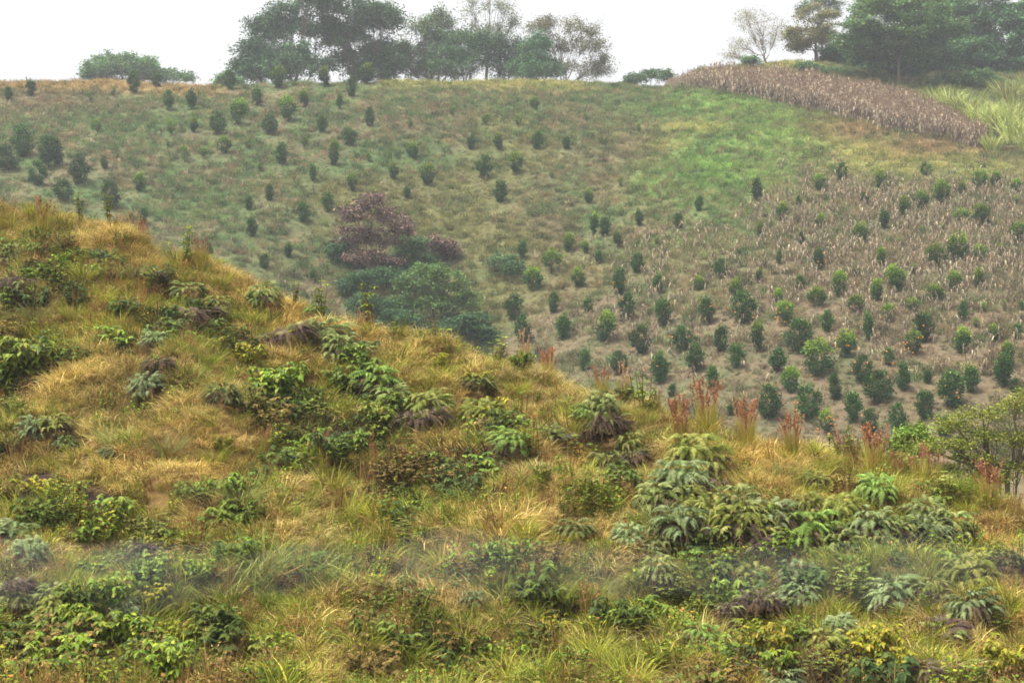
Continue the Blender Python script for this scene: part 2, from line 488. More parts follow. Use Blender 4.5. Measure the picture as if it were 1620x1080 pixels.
def proto_weed(seed):
    g = np.random.default_rng(seed); m = MB()
    ns = 9
    for k in range(ns):
        a = g.uniform(0, 6.28); h = g.uniform(.3, .65); out = g.uniform(.05, .25)
        t = np.linspace(0, 1, 4)[:, None]
        P = np.array([math.cos(a), math.sin(a), 0]) * out * t + np.array([0, 0, h]) * t + np.array([g.normal(0, .08), g.normal(0, .08), -0.04])
        m.ribbons(P[None], np.tile(np.array([[.005, .003, 0]]), (1, 4, 1)), lin(96, 84, 48))
        n = 16
        tt_ = g.uniform(.25, 1, n)[:, None]
        pos = P[0] + (P[-1] - P[0]) * tt_
        b = g.uniform(0, 6.28, n)
        D = unit(np.stack([np.cos(b), np.sin(b), g.normal(0, .35, n)], 1)) * g.uniform(.06, .11, (n, 1))
        W = unit(np.cross(D, np.stack([g.normal(0, .3, n), g.normal(0, .3, n), np.ones(n)], 1))) * g.uniform(.018, .03, (n, 1))
        m.leaves(pos, D, W, pal(g, n, WEEDC + ([lin(176, 134, 66)] if k % 5 == 0 else [])))
    return m.mesh('weed', M_GRASS)

def scatter_fg(n):
    Y = np.sqrt(RNG.uniform(14.6 ** 2, 41 ** 2, n))
    pxs = RNG.uniform(-260, 1880, n)
    ok = Y < dep_fg(pxs) + 1.6
    Y, pxs = Y[ok], pxs[ok]
    X = (pxs - CX) / F * Y
    Z = ground_z(X, Y)
    return X, Y, Z

# maize
def proto_maize(seed, h, broken):
    g = np.random.default_rng(seed); m = MB()
    cols = [lin(196, 174, 152), lin(174, 152, 130), lin(146, 124, 106), lin(212, 196, 174)]
    lean = g.normal(0, .12 + .25 * broken, 2)
    t = np.linspace(0, 1, 4)[:, None]
    P = np.array([0, 0, h]) * t + np.array([lean[0], lean[1], 0]) * h * t ** 2
    m.tubes(P[None], np.array([[.03, .028, .022, .012]]) , lin(146, 126, 106), 4)
    k = 8
    for i in range(k):
        tb = g.uniform(.2, 1.0); a = g.uniform(0, 6.28)
        b = np.array([0, 0, h * tb]) + np.array([lean[0], lean[1], 0]) * h * tb ** 2
        L = g.uniform(.4, .75); u = np.linspace(0, 1, 4)[:, None]
        Q = b + np.array([math.cos(a), math.sin(a), 0]) * L * .45 * u ** .8 + np.array([0, 0, 1.]) * L * (.45 * u - 1.15 * u ** 2)
        S = np.array([-math.sin(a), math.cos(a), .2]) * np.array([.5, 1, .8, .2])[:, None] * .04
        m.ribbons(Q[None], S[None], pal(g, 1, cols))
    if not broken:
        nn = 7; a = g.uniform(0, 6.28, nn)
        D = np.stack([np.cos(a) * .12, np.sin(a) * .12, g.uniform(.2, .32, nn)], 1)
        m.leaves(np.repeat(P[-1][None], nn, 0), D, unit(np.cross(D, [0.3, .2, 1])) * .018, pal(g, nn, [lin(160, 130, 106)]))
    return m.mesh('maize_stalk', M_GRASS)

n = 60000
Y = np.sqrt(RNG.uniform(150 ** 2, 206 ** 2, n)); pxs = RNG.uniform(1045, 1660, n)
X = (pxs - CX) / F * Y; Z = ground_z(X, Y); py = to_px(X, Y, Z)[1]
ok = (py < corn_low(pxs) + 7 * fbm(X / 2.5, Y / 2.5, 5, 3)) & (py > corn_up(pxs) - 2 + 4 * fbm(X / 2, Y / 2, 6, 2))
X, Y, Z, pxs = X[ok], Y[ok], Z[ok], pxs[ok]
if len(X) > 7500: X, Y, Z, pxs = X[:7500], Y[:7500], Z[:7500], pxs[:7500]
n = len(X)
br = 1.0 + RNG.normal(0, .14, n)
tint = np.stack([br * .84, br * .87, br * .84], 1)
mass('maize_field', 'dense stand of dry mauve brown maize along the crest', 'maize field', np.stack([X, Y, Z], 1), RNG.uniform(0, 6.28, n),
     RNG.normal(0, .04, (n, 2)), RNG.uniform(.72, 1.2, n) * (.45 + .55 * sstep(1045, 1150, pxs)), RNG.integers(0, 6, n), tint, [proto_maize(600 + j, 2.2, 0) for j in range(6)])

def stalk_density(px, py):
    a = sstep(1170, 1260, px + 30 * np.sin(py / 17.)) * sstep(262, 320, py + (px - 1300) * 0.02 + 16 * fbm(px / 40., py / 14., 8, 3)) * sstep(520, 455, py)
    b = 0.45 * sstep(900, 1100, px) * sstep(330, 380, py - (1200 - px) * .1) * sstep(640, 470, py)
    return np.maximum(a, b)
n = 60000
Y = np.sqrt(RNG.uniform(92 ** 2, 165 ** 2, n)); pxs = RNG.uniform(860, 1880, n)
X = (pxs - CX) / F * Y; Z = ground_z(X, Y); py = to_px(X, Y, Z)[1]
dens = stalk_density(pxs, py) * (0.6 + 0.6 * sstep(-.2, .3, fbm(X / 4, Y / 4, 77, 2)))
ok = RNG.uniform(0, 1, n) < dens * .2
X, Y, Z = X[ok], Y[ok], Z[ok]; n = len(X)
br = 1.0 + RNG.normal(0, .16, n)
mass('maize_stubble', 'broken dry tan maize stalks standing between the citrus trees', 'maize stalks', np.stack([X, Y, Z], 1), RNG.uniform(0, 6.28, n),
     RNG.normal(0, .14, (n, 2)), RNG.uniform(.7, 1.2, n), RNG.integers(0, 6, n), np.stack([br * .72, br * .76, br * .66], 1), [proto_maize(640 + j, 1.15, 1) for j in range(6)])
# fallen dry maize leaves in streaks on the left-hand and middle slopes
n = 60000
Y = np.sqrt(RNG.uniform(95 ** 2, 180 ** 2, n)); pxs = RNG.uniform(-200, 1250, n)
X = (pxs - CX) / F * Y; Z = ground_z(X, Y); py = to_px(X, Y, Z)[1]
streak = fbm((X * .5 + Y * .9) / 3.2, (X * .9 - Y * .5) / 26, 87, 3)
dens = sstep(.05, .45, streak) * sstep(150, 190, py) * (1 - blobs(pxs, py, [(1150, 240, 150, .6)]))
ok = RNG.uniform(0, 1, n) < dens * .16
X, Y, Z = X[ok], Y[ok], Z[ok]; n = len(X); br = 1.0 + RNG.normal(0, .18, n)
mass('maize_litter', 'pale dry maize stalks lying in streaks over the weedy slope', 'maize litter', np.stack([X, Y, Z + .1], 1), RNG.uniform(0, 6.28, n),
     RNG.normal(0, .5, (n, 2)), RNG.uniform(.45, .8, n), RNG.integers(0, 4, n), np.stack([br * .7, br * .66, br * .6], 1), [proto_maize(680 + j, 1.1, 1) for j in range(4)])

# ------------------------------------------------------------------ citrus trees of the far hill
def citrus_proto(seed, wid, low, tipc, nleaf=1900, columns=1):
    """1 unit high; wid = crown width / height; tipc = share of pale leaves on top, young growth plus painted top light"""
    g = np.random.default_rng(seed)
    tr = MB(); cr = MB()
    t = np.linspace(0, 1, 4)[:, None]
    P = np.array([[0, 0, -.08], [0, 0, .12], [g.normal(0, .02), g.normal(0, .02), .3], [g.normal(0, .03), g.normal(0, .03), .55]])
    tr.tubes(P[None], np.array([[.032, .026, .02, .01]]), lin(92, 78, 62), 6)
    for k in range(5):
        a = g.uniform(0, 6.28)
        Q = np.array([[0, 0, .14], [.4 * math.cos(a), .4 * math.sin(a), .6], [.8 * math.cos(a), .8 * math.sin(a), 1.2]]) * np.array([wid * .5, wid * .5, .6]) + np.array([0, 0, .05])
        tr.tubes(Q[None], np.array([[.016, .01, .004]]), lin(92, 78, 62), 4)
    # clumps over an egg-shaped crown
    nc_ = 46
    ph = g.uniform(0, 6.28, nc_); cz = g.uniform(-1, 1, nc_); rr = np.sqrt(1 - cz ** 2) * g.uniform(.55, 1.0, nc_)
    cz = cz * g.uniform(.7, 1.0, nc_)
    zc = low + (1 - low) * (cz + 1) / 2
    taper = np.interp((cz + 1) / 2, [0, .25, .6, 1], [.62, .85, 1.0, .8])
    lop = 1 + .3 * np.sin(ph * 2 + g.uniform(0, 6)) + .15 * np.sin(ph * 3 + g.uniform(0, 6))
    cen = np.stack([np.cos(ph) * rr * wid / 2 * taper * lop, np.sin(ph) * rr * wid / 2 * taper * lop, zc * .93], 1)
    ii = g.integers(0, nc_, nleaf)
    pos = cen[ii] + g.normal(0, 1, (nleaf, 3)) * np.array([.062, .062, .05])
    pos[:, 2] = np.maximum(pos[:, 2], .03)
    ctr = np.array([0, 0, low + (1 - low) * .45])
    outw = unit(pos - ctr)
    D = unit(outw * .8 + g.normal(0, .5, (nleaf, 3)) + np.array([0, 0, .35])) * g.uniform(.055, .09, (nleaf, 1))
    W = unit(np.cross(D, g.normal(size=(nleaf, 3)))) * g.uniform(.016, .026, (nleaf, 1))
    col = pal(g, nleaf, [lin(44, 84, 38), lin(34, 66, 34), lin(58, 98, 42), lin(48, 88, 36)])
    tip = g.uniform(0, 1, nleaf) < np.clip((zc[ii] - .48) * 2.6, 0, 1) * min(1, tipc * 1.3 + .06)  # young flush, its share raised so the crown tops look lit
    col[tip] = pal(g, int(tip.sum()), [lin(106, 142, 48), lin(84, 122, 44), lin(136, 160, 56)])
    cr.leaves(pos, D, W, col)
    # young upright shoots
    ns = 14
    a = g.uniform(0, 6.28, ns); r = wid * .4 * np.sqrt(g.uniform(0, 1, ns))
    for k in range(ns):
        b = np.array([r[k] * math.cos(a[k]), r[k] * math.sin(a[k]), g.uniform(.78, .95)])
        n_ = 9
        pp = b + np.linspace(0, g.uniform(.06, .14), n_)[:, None] * np.array([g.normal(0, .3), g.normal(0, .3), 1.])
        D = unit(g.normal(size=(n_, 3)) + np.array([0, 0, .8])) * .06
        cr.leaves(pp, D, unit(np.cross(D, g.normal(size=(n_, 3)))) * .018, pal(g, n_, [lin(132, 160, 54)] if tipc > .25 else [lin(76, 112, 50)]))
    return [('trunk', tr.mesh('citrus_trunk', M_BARK)), ('crown', cr.mesh('citrus_crown', M_LEAF))]

# narrow / oval / broad / sparse, each dark and pale-tipped
CIT = {('n', 0): [citrus_proto(10 + i, .42 * (.85 + .08 * i), .08, .12) for i in range(5)], ('n', 1): [citrus_proto(20 + i, .46 * (.85 + .08 * i), .1, .75) for i in range(5)],
       ('o', 0): [citrus_proto(30 + i, .56 * (.85 + .08 * i), .06, .10) for i in range(5)], ('o', 1): [citrus_proto(40 + i, .58 * (.85 + .08 * i), .1, .7) for i in range(5)],
       ('b', 0): [citrus_proto(50 + i, .8 * (.85 + .08 * i), .05, .08) for i in range(5)], ('b', 1): [citrus_proto(60 + i, .8 * (.85 + .08 * i), .08, .7) for i in range(5)],
       ('s', 0): [citrus_proto(70, .5, .16, .3, 700)], ('s', 1): [citrus_proto(80, .55, .2, .95, 800)]}
fm = MB()
u_, v_ = np.meshgrid(np.linspace(0, 2 * math.pi, 9)[:-1], np.linspace(-.5, .5, 6) * math.pi, indexing='ij')
fv = np.stack([np.cos(u_) * np.cos(v_), np.sin(u_) * np.cos(v_), np.sin(v_) * .92], -1)
fidx = np.arange(48).reshape(8, 6)
fq = np.stack([fidx[:, :-1], np.roll(fidx, -1, 0)[:, :-1], np.roll(fidx, -1, 0)[:, 1:], fidx[:, 1:]], -1)
fm.add(fv, fq, lin(236, 140, 30))
FRUIT = fm.mesh('orange', M_FRUIT, True)

# x, y of the foot and height in photograph pixels; shape; flags: t = pale tips, f = orange fruit, y = yellowish
CITRUS = """14 160 20 n;49 152 22 o;212 148 30 o;248 138 18 b;143 163 15 s;179 153 12 s;266 175 28 o;303 173 28 n;364 142 28 o;440 140 30 b t;513 137 27 n t;
408 168 25 o;378 198 36 o t;455 193 36 o t;482 170 24 n t;536 173 22 n;154 210 20 s t;272 215 22 s t;307 210 20 o t;344 212 30 o;426 213 28 o;510 210 24 n;
355 243 24 o t;393 237 14 s;481 237 18 s;527 262 36 n t;446 260 28 n;291 257 22 s;322 250 16 s t;413 273 14 s;495 287 24 n;37 248 42 b;12 270 36 b;78 266 44 o;
93 262 38 n;62 294 34 o;166 268 18 o;221 304 26 o t;126 292 40 b;100 318 30 b;175 330 38 b;426 318 22 n;393 332 20 n;480 352 28 o;519 335 26 o;226 357 24 o;
205 357 18 b;400 375 26 n;455 408 20 n;418 427 22 o;495 447 18 n;330 410 22 o;581 133 28 o t;556 153 28 n;585 200 26 n;556 230 24 o;646 203 14 s;717 185 14 s;
769 199 16 s;847 175 20 o t;819 200 16 s t;743 237 22 n;789 238 24 n t;848 237 26 n;896 237 18 n;653 250 22 o t;583 257 12 s;762 283 32 o;818 275 30 o t;677 293 30 b t;
622 285 24 n t;557 302 24 o t;644 315 18 n;790 320 30 n;873 283 10 s t;982 297 14 s;931 322 20 n t;983 343 12 s t;1009 210 12 s;927 193 12 s;590 310 12 s t;
1199 318 30 n;1297 302 24 o t;1329 287 26 o;1397 303 30 o t;1464 278 18 b;1492 323 34 n t;1522 311 20 o t;1551 301 28 b t;1575 296 22 o t;1608 303 18 o t;1460 331 28 o t;
1431 345 30 o t;1368 325 18 o;1236 349 26 o t;1553 359 32 o t;1523 355 22 b t;1398 362 26 n;1263 328 16 n;1104 334 22 n;1299 361 20 o t;825 412 26 n;898 398 26 o t;
925 401 18 n t;872 432 32 b t;946 417 18 n;980 392 24 n t;1012 358 22 n;940 370 30 n t;955 374 26 n;1073 362 22 n;1040 388 12 o t;1008 432 28 n;1140 439 26 o;1170 404 10 s;
843 461 34 o t;915 455 28 o t;979 466 36 n f;1040 463 26 o;1106 460 20 o t;1165 474 28 o t;811 506 34 o;874 494 28 n;930 495 20 o;989 505 36 o f;1051 515 36 o;
1118 512 36 n f;1178 512 44 o f;828 543 38 o;892 538 36 n;952 541 42 o t;1016 559 40 b;1079 556 34 b f;1139 556 36 o;923 587 30 n;981 592 32 o;1199 556 42 n t;
1268 560 46 b;1309 525 28 n;1241 516 34 o yf;1293 488 30 o t;1232 482 22 n t;1101 590 40 n;1164 583 34 o;1228 590 34 o;1295 597 50 b t;1044 608 44 n f;1127 618 34 n;
1251 622 36 n t;1217 662 46 o;1280 664 50 b f;1062 628 18 n;1156 658 16 n;1361 382 26 o t;1490 367 12 s t;1459 368 10 s t;1612 388 32 b t;1204 377 22 n t;1268 388 18 o;
1424 389 12 s t;1512 416 40 b t;1483 423 32 b t;1550 412 22 b t;1583 405 18 s t;1395 420 26 n t;1232 418 20 n;1298 427 30 o f;1419 461 36 n t;1511 461 28 o t;
1548 457 28 n t;1445 434 14 o t;1267 458 20 n;1328 470 36 n t;1386 476 30 o t;1352 497 26 b t;1479 477 24 o t;1443 493 20 b t;1406 508 24 b tf;1523 507 26 n;
1555 495 16 s t;1588 492 16 s;1615 491 14 o;1201 448 20 n t;1375 540 38 n;1464 541 40 n f;1446 560 32 b yf;1339 566 38 o yf;1405 580 24 b f;1525 560 36 n t;1571 542 26 b t;
1608 536 22 n;1594 584 36 o t;1585 612 44 n;1363 607 38 o f;1431 617 38 o;1467 607 20 n;1516 584 10 s;1536 623 38 n;1506 646 50 o f;1390 640 46 o;1348 670 44 o;
1323 633 36 n;1463 664 40 o;1420 683 38 o;1376 691 38 b f;1308 688 36 s yf;1492 694 30 n;1608 620 20 b;1515 732 34 n;1608 324 14 s t;1545 520 14 s t"""

def citrus_region(x, y):
    if x < 250 and y < 170: return "on the golden left skyline"
    if x < 620 and y < 160: return "under the big skyline tree"
    if x < 250 and y > 235: return "above the near slope's left end"
    if x < 540 and y < 300: return 'on the weedy left slope'
    if x < 540: return "left of the withered tree"
    if x < 960 and y < 330: return "below the middle skyline trees"
    if x < 1190 and y < 400: return "below the bright green patch"
    if x < 1100 and y < 480: return 'right of the gully thicket'
    if y < 340: return "atop the dry maize stalks"
    if y < 410: return 'high among the dry maize stalks'
    if y < 500: return 'low among the dry maize stalks'
    if x < 1190 and y < 570: return 'on bare slope below the gully'
    if x < 1190: return 'just above the near ridge'
    if y < 575: return "on bare slope under maize"
    if y < 630: return 'on the lower bare slope'
    return "just above the plumed grass"

ct = []
for e in CITRUS.replace('\n', '').split(';'):
    p = e.split(); ct.append((float(p[0]), float(p[1]), float(p[2]), p[3], p[4] if len(p) > 4 else ''))
reg = {}
for i, (x, y, h, s, f) in enumerate(ct): reg.setdefault(citrus_region(x, y), []).append(i)
labels = {}
SHP = {'n': 'slim', 'o': 'oval', 'b': 'broad', 's': 'thin'}
for rname, ids in reg.items():
    fam = {}
    for i in ids:
        x, y, h, s, f = ct[i]
        size = 'tiny' if h < 17 else 'small' if h < 25 else 'tall' if h > 38 else 'middling'
        look = 'yellowish' if 'y' in f else 'pale-tipped' if 't' in f else 'dark'
        fr = ' with oranges' if 'f' in f else ''
        fam.setdefault('%s %s %s citrus tree%s' % (size, SHP[s], look, fr), []).append(i)
    for look, jj in fam.items():
        jj.sort(key=lambda i: ct[i][0])
        for k, i in enumerate(jj):
            if len(jj) == 1: labels[i] = look + ' ' + rname
            elif len(jj) == 2: labels[i] = look + ' ' + rname + ', ' + ('left' if k == 0 else 'right') + ' of two'
            else: labels[i] = look + ' ' + rname + ', ' + (ORD[k + 1] if k else 'first') + ' from left'
for i, (x, y, h, s, f) in enumerate(ct):
    P = pick(x, y, 'f')
    hm = h * P[1] / F * 1.2; occupy(P, hm * .55)
    pale = 1 if ('t' in f or 'y' in f) else 0
    pool = CIT[(s, pale)]
    r = place('citrus_tree', pool[RNG.integers(0, len(pool))], P - np.array([0, 0, .05]), RNG.uniform(0, 6.28),
              (hm * RNG.uniform(.78, 1.12), hm * RNG.uniform(.78, 1.12), hm), labels[i], 'citrus tree', 'young citrus trees planted over the far hill')
    r.rotation_euler[0] = RNG.normal(0, .07); r.rotation_euler[1] = RNG.normal(0, .07)
    if 'f' in f:
        wd = {'n': .5, 'o': .7, 'b': .95, 's': .6}[s]
        for k in range(14 if 'y' in f else 6):
            a = RNG.uniform(0, 6.28); zz = RNG.uniform(.12, .8)
            rr = wd * .5 * np.interp(zz, [0, .3, .6, 1], [.75, .95, 1.0, .5])
            o = link('orange', FRUIT, r, (rr * math.cos(a), rr * math.sin(a), zz))
            o.scale = (.062 / hm * 1.0,) * 3

# ------------------------------------------------------------------ trees built from the lobes of their crowns
def grow(lobes, base_h, trunk_r, seed, leafc, leaf=.3, per=60, puff=.7, flat=.5, tips=14, bark=lin(112, 100, 88), droop=0., fork=.4, base=(0, 0, 0), wide=.4, shell=.55, nw=4):
    """lobes: (x, y, z, rx, ry, rz[, tips]) in metres from the foot. Returns the parts trunk (with limbs) and crown."""
    g = np.random.default_rng(seed)
    tr, cr = MB(), MB()
    lob = np.array([l[:6] for l in lobes], float)
    cen = np.average(lob[:, :3], axis=0, weights=lob[:, 3] * lob[:, 5])
    fz = base_h * fork
    K = 6
    t = np.linspace(0, 1, K)[:, None]
    lean = np.array([cen[0] * .25, cen[1] * .25, 0])
    T = np.array(base) * (1 - t) + (np.array([lean[0], lean[1], fz])) * t + np.concatenate([g.normal(0, trunk_r * .5, (K, 2)) * (t > .1), np.zeros((K, 1))], 1)
    T[0, 2] -= .4
    tr.tubes(T[None], (trunk_r * np.linspace(1.25, .8, K))[None], bark, 8)
    top = T[-1]
    for li, l in enumerate(lobes):
        c = np.array(l[:3]); r = np.array(l[3:6]); nt_ = int(l[6]) if len(l) > 6 else tips
        start = T[g.integers(K - 3, K)] if li else top
        mid = start * .5 + c * .5 + np.array([g.normal(0, .1), g.normal(0, .1), -.12]) * np.linalg.norm(c - start)
        end = c + np.array([0, 0, .1]) * r
        u = np.linspace(0, 1, 6)[:, None]
        L = (1 - u) ** 2 * start + 2 * u * (1 - u) * mid + u ** 2 * end
        L[1:-1] += g.normal(0, .05, (4, 3)) * np.linalg.norm(end - start) * .5
        lr = trunk_r * .55 * min(1.0, .35 + r[0] / (np.max(lob[:, 3]) + 1e-6) * .65)
        tr.tubes(L[None], (lr * np.linspace(1, .3, 6))[None], bark, 6)
        # tips on the lobe
        ph = g.uniform(0, 6.28, nt_); cz = g.uniform(-.75, 1, nt_); q = np.sqrt(1 - cz ** 2)
        rad = g.uniform(shell, 1.0, nt_)
        tp = c + np.stack([np.cos(ph) * q, np.sin(ph) * q, cz], 1) * r * rad[:, None]
        s_ = L[g.integers(2, 6, nt_)]
        m_ = (s_ + tp) / 2 + g.normal(0, .08, (nt_, 3)) * r + np.array([0, 0, -.08]) * r
        u = np.linspace(0, 1, 4)[None, :, None]
        B = (1 - u) ** 2 * s_[:, None] + 2 * u * (1 - u) * m_[:, None] + u ** 2 * tp[:, None]
        tr.tubes(B, np.tile(lr * np.array([.32, .22, .14, .06]), (nt_, 1)) , bark, 4)
        # twigs
        tw0 = np.repeat(tp, nw, 0); tw1 = tw0 + g.normal(0, puff * .75, (nt_ * nw, 3)) * np.array([1, 1, flat])
        tr.tubes(np.stack([tw0, (tw0 + tw1) / 2 + g.normal(0, .05, tw0.shape), tw1], 1), np.tile(lr * np.array([.08, .06, .03]), (nt_ * nw, 1)), bark, 3)
        if per <= 0: continue
        cc = np.concatenate([tp, tw1])
        n_ = int(nt_ * per * 2.0)
        ii = g.integers(0, len(cc), n_)
        pos = cc[ii] + np.clip(g.normal(0, puff * .5, (n_, 3)), -puff * 1.3, puff * 1.3) * np.array([1, 1, flat])
        D = unit(g.normal(0, 1, (n_, 3)) * np.array([1, 1, .5]) + np.array([0, 0, -droop])) * (leaf * g.uniform(.6, 1.3, (n_, 1)))
        W = unit(np.cross(D, g.normal(0, .6, (n_, 3)) + np.array([0, 0, 1.]))) * (leaf * wide * g.uniform(.7, 1.3, (n_, 1))) * .6
        tone = 1 + .22 * g.normal(0, 1, len(cc))
        cr.leaves(pos, D, W, pal(g, n_, leafc) * np.clip(tone[ii], .55, 1.6)[:, None])
    parts = [('trunk', tr.mesh('tree_trunk', M_BARK, True))]
    if per > 0: parts.append(('crown', cr.mesh('tree_crown', M_LEAF)))
    return parts

def tree_at(name, label, cat, group, bx, by, d, lobes, zbase=None, seed=1, **kw):
    """lobes given as (x, y, rx, ry[, depth offset m[, tips]]) in photograph pixels at distance d; the foot at pixel column bx"""
    k = d / F
    X0 = (bx - CX) * k
    z0 = float(ground_z(X0, d)[0]) if zbase is None else zbase
    g = np.random.default_rng(seed + 900)
    out = []
    for l in lobes:
        x = (l[0] - bx) * k; z = -(l[1] - CY) * k - z0
        off = l[4] if len(l) > 4 else g.normal(0, l[2] * k * .5)
        out.append((x, off, z, l[2] * k, l[2] * k * .9, l[3] * k) + ((l[5],) if len(l) > 5 else ()))
    hh = max(o[2] + o[5] for o in out)
    parts = grow(out, hh, kw.pop('trunk_r', hh * .022), seed, **kw)
    return place(name, parts, (X0, d, z0), 0, 1.0, label, cat, group)

G_DK = [lin(74, 112, 76), lin(62, 98, 68), lin(90, 128, 84)]
G_MD = [lin(88, 126, 80), lin(76, 112, 70), lin(102, 136, 84)]
G_OL = [lin(120, 128, 78), lin(108, 116, 70), lin(134, 134, 86)]
G_PL = [lin(110, 140, 84), lin(96, 126, 74)]
TG = 'trees along the far skyline'
tree_at('umbrella_tree', 'low flat-topped umbrella tree peeping over the golden skyline at far left', 'tree', TG, 205, 140, 235,
        [(200, 100, 40, 18), (205, 112, 60, 15), (178, 104, 30, 16), (160, 113, 26, 12), (238, 104, 30, 14), (268, 117, 32, 9), (215, 118, 40, 10), (150, 120, 14, 6)], seed=11, leafc=G_MD, leaf=.42, per=80, puff=.8, tips=18, fork=.35)
tree_at('spreading_tree', 'largest dark green spreading tree, left half of the big skyline crown', 'tree', TG, 470, 135, 205,
        [(420, 48, 34, 26), (450, 16, 40, 24), (505, 45, 42, 24), (405, 82, 30, 16), (395, 104, 24, 14), (455, 92, 34, 16), (500, -8, 50, 22), (480, 112, 50, 14), (420, 112, 34, 12)],
        seed=12, leafc=G_DK, leaf=.44, per=95, puff=.95, tips=24, trunk_r=.3, flat=.75, fork=.3)
tree_at('spreading_tree', 'dark green spreading tree with sky gaps, right half of the big skyline crown', 'tree', TG, 560, 135, 208,
        [(545, 20, 40, 28), (590, 32, 34, 26), (614, 32, 24, 20), (545, 62, 36, 20), (600, 78, 28, 16), (560, 95, 40, 16), (620, 100, 26, 14), (590, 112, 40, 10)],
        seed=13, leafc=G_DK + G_MD, leaf=.44, per=90, puff=.9, tips=24, trunk_r=.3, flat=.75, fork=.3)
tree_at('rounded_tree', 'grey-green rounded tree right of the big spreading crown', 'tree', TG, 690, 133, 212,
        [(690, 35, 38, 16), (668, 55, 28, 18), (712, 52, 26, 18), (690, 74, 36, 16), (660, 98, 30, 18), (640, 80, 16, 14), (680, 112, 40, 12)], seed=14, leafc=G_MD + G_OL[:1], leaf=.34, per=70, puff=.85, tips=20, fork=.35, flat=.8)
tree_at('tall_sparse_tree', 'tall thin tree with wispy almost leafless top against the sky', 'tree', TG, 770, 133, 214,
        [(745, 20, 18, 26), (775, 0, 22, 30), (800, 15, 16, 24), (760, 45, 24, 14), (790, 45, 22, 14), (815, 35, 10, 12)], seed=15, leafc=G_OL + G_MD, leaf=.28, per=16, puff=.55, nw=7, tips=22, trunk_r=.24, fork=.5, flat=.9)
tree_at('low_dense_tree', 'low dense dark tree under the wispy tall one', 'tree', TG, 735, 133, 209,
        [(730, 68, 40, 20), (705, 90, 26, 18), (750, 88, 34, 18), (720, 110, 36, 12), (765, 64, 20, 14)], seed=16, leafc=G_DK + G_MD, leaf=.34, per=85, puff=.85, tips=20, fork=.3, flat=.8)
tree_at('low_dense_tree', 'small dark tree with thin dark stems between two denser trees', 'tree', TG, 800, 133, 211,
        [(800, 62, 26, 14), (790, 84, 26, 16), (818, 82, 20, 16), (800, 108, 26, 12)], seed=17, leafc=G_DK, leaf=.32, per=75, puff=.8, tips=18, fork=.3, flat=.8)
tree_at('low_dense_tree', 'darkest cone-shaped tree left of the feathery rounded tree', 'tree', TG, 848, 134, 206,
        [(848, 72, 16, 18), (845, 92, 28, 20), (830, 110, 24, 14), (866, 108, 22, 14), (848, 116, 34, 8)], seed=18, leafc=G_DK, leaf=.32, per=110, puff=.7, tips=20, fork=.3, flat=.8)
tree_at('feathery_tree', 'large rounded olive tree with feathery see-through crown and pale branches', 'tree', TG, 888, 136, 210,
        [(885, 36, 42, 12), (855, 44, 24, 14), (920, 50, 30, 16), (940, 78, 24, 14), (955, 100, 18, 18), (905, 72, 26, 16), (870, 66, 26, 16), (935, 112, 24, 12), (895, 112, 18, 12)],
        seed=19, leafc=G_OL, leaf=.26, per=38, puff=.6, nw=8, tips=26, trunk_r=.2, fork=.28, flat=.8, bark=lin(150, 138, 122))
tree_at('skyline_bush', 'blue-green bush on the skyline left of the maize field', 'bush', TG, 1025, 140, 203,
        [(1010, 124, 18, 8), (1035, 116, 16, 9), (995, 129, 14, 6), (1050, 122, 12, 10)], seed=20, leafc=G_MD, leaf=.3, per=60, puff=.5, tips=12, fork=.2)
tree_at('skyline_bush', 'low bush at the left foot of the big spreading crown', 'bush', TG, 358, 140, 200,
        [(358, 124, 14, 9), (348, 132, 10, 6), (372, 130, 12, 7)], seed=21, leafc=G_MD, leaf=.3, per=60, puff=.5, tips=12, fork=.2)
tree_at('bare_tree', 'nearly bare grey tree with fine branching on the grassy knoll', 'tree', TG, 1212, 104, 203,
        [(1195, 40, 34, 22), (1228, 48, 20, 22), (1170, 72, 22, 12), (1205, 66, 26, 14), (1160, 88, 18, 7), (1180, 26, 18, 10)], seed=22, leafc=G_OL, leaf=.2, per=9, puff=.6, nw=8, tips=34, trunk_r=.17, fork=.22, flat=.9, bark=lin(140, 128, 112))
tree_at('olive_tree', 'olive yellow rounded tree between the bare tree and the forest', 'tree', TG, 1290, 106, 206,
        [(1288, 34, 34, 18), (1262, 52, 18, 16), (1310, 52, 24, 18), (1285, 66, 30, 12), (1265, 72, 14, 8)], seed=23, leafc=G_OL + [lin(140, 130, 80)], leaf=.3, per=80, puff=.7, tips=20, trunk_r=.25, fork=.3)
tree_at('tall_sparse_tree', 'wispy green treetop rising behind the olive yellow tree', 'tree', TG, 1300, 104, 222,
        [(1290, 2, 26, 14), (1318, 8, 18, 8), (1275, 16, 14, 8), (1305, -8, 16, 12)], seed=24, leafc=G_MD, leaf=.32, per=36, puff=.7, tips=14, trunk_r=.22, fork=.7)
FGp = 'trees of the dark forest at upper right'
tree_at('forest_tree', 'big forest tree with a pale bare trunk at the forest edge', 'tree', FGp, 1421, 135, 194,
        [(1400, 22, 50, 24), (1450, 18, 44, 26), (1370, 48, 36, 18), (1430, 52, 44, 14), (1480, 50, 36, 18), (1345, 72, 22, 12), (1395, 2, 40, 14), (1385, 84, 32, 14), (1458, 86, 32, 14), (1420, 66, 34, 12)], seed=31, leafc=G_MD + [lin(110, 132, 64)], leaf=.42, per=110, puff=.85,
        tips=22, trunk_r=.19, fork=.55, bark=lin(112, 102, 90), zbase=float(ground_z((1421 - CX) / F * 194, 194)[0]))
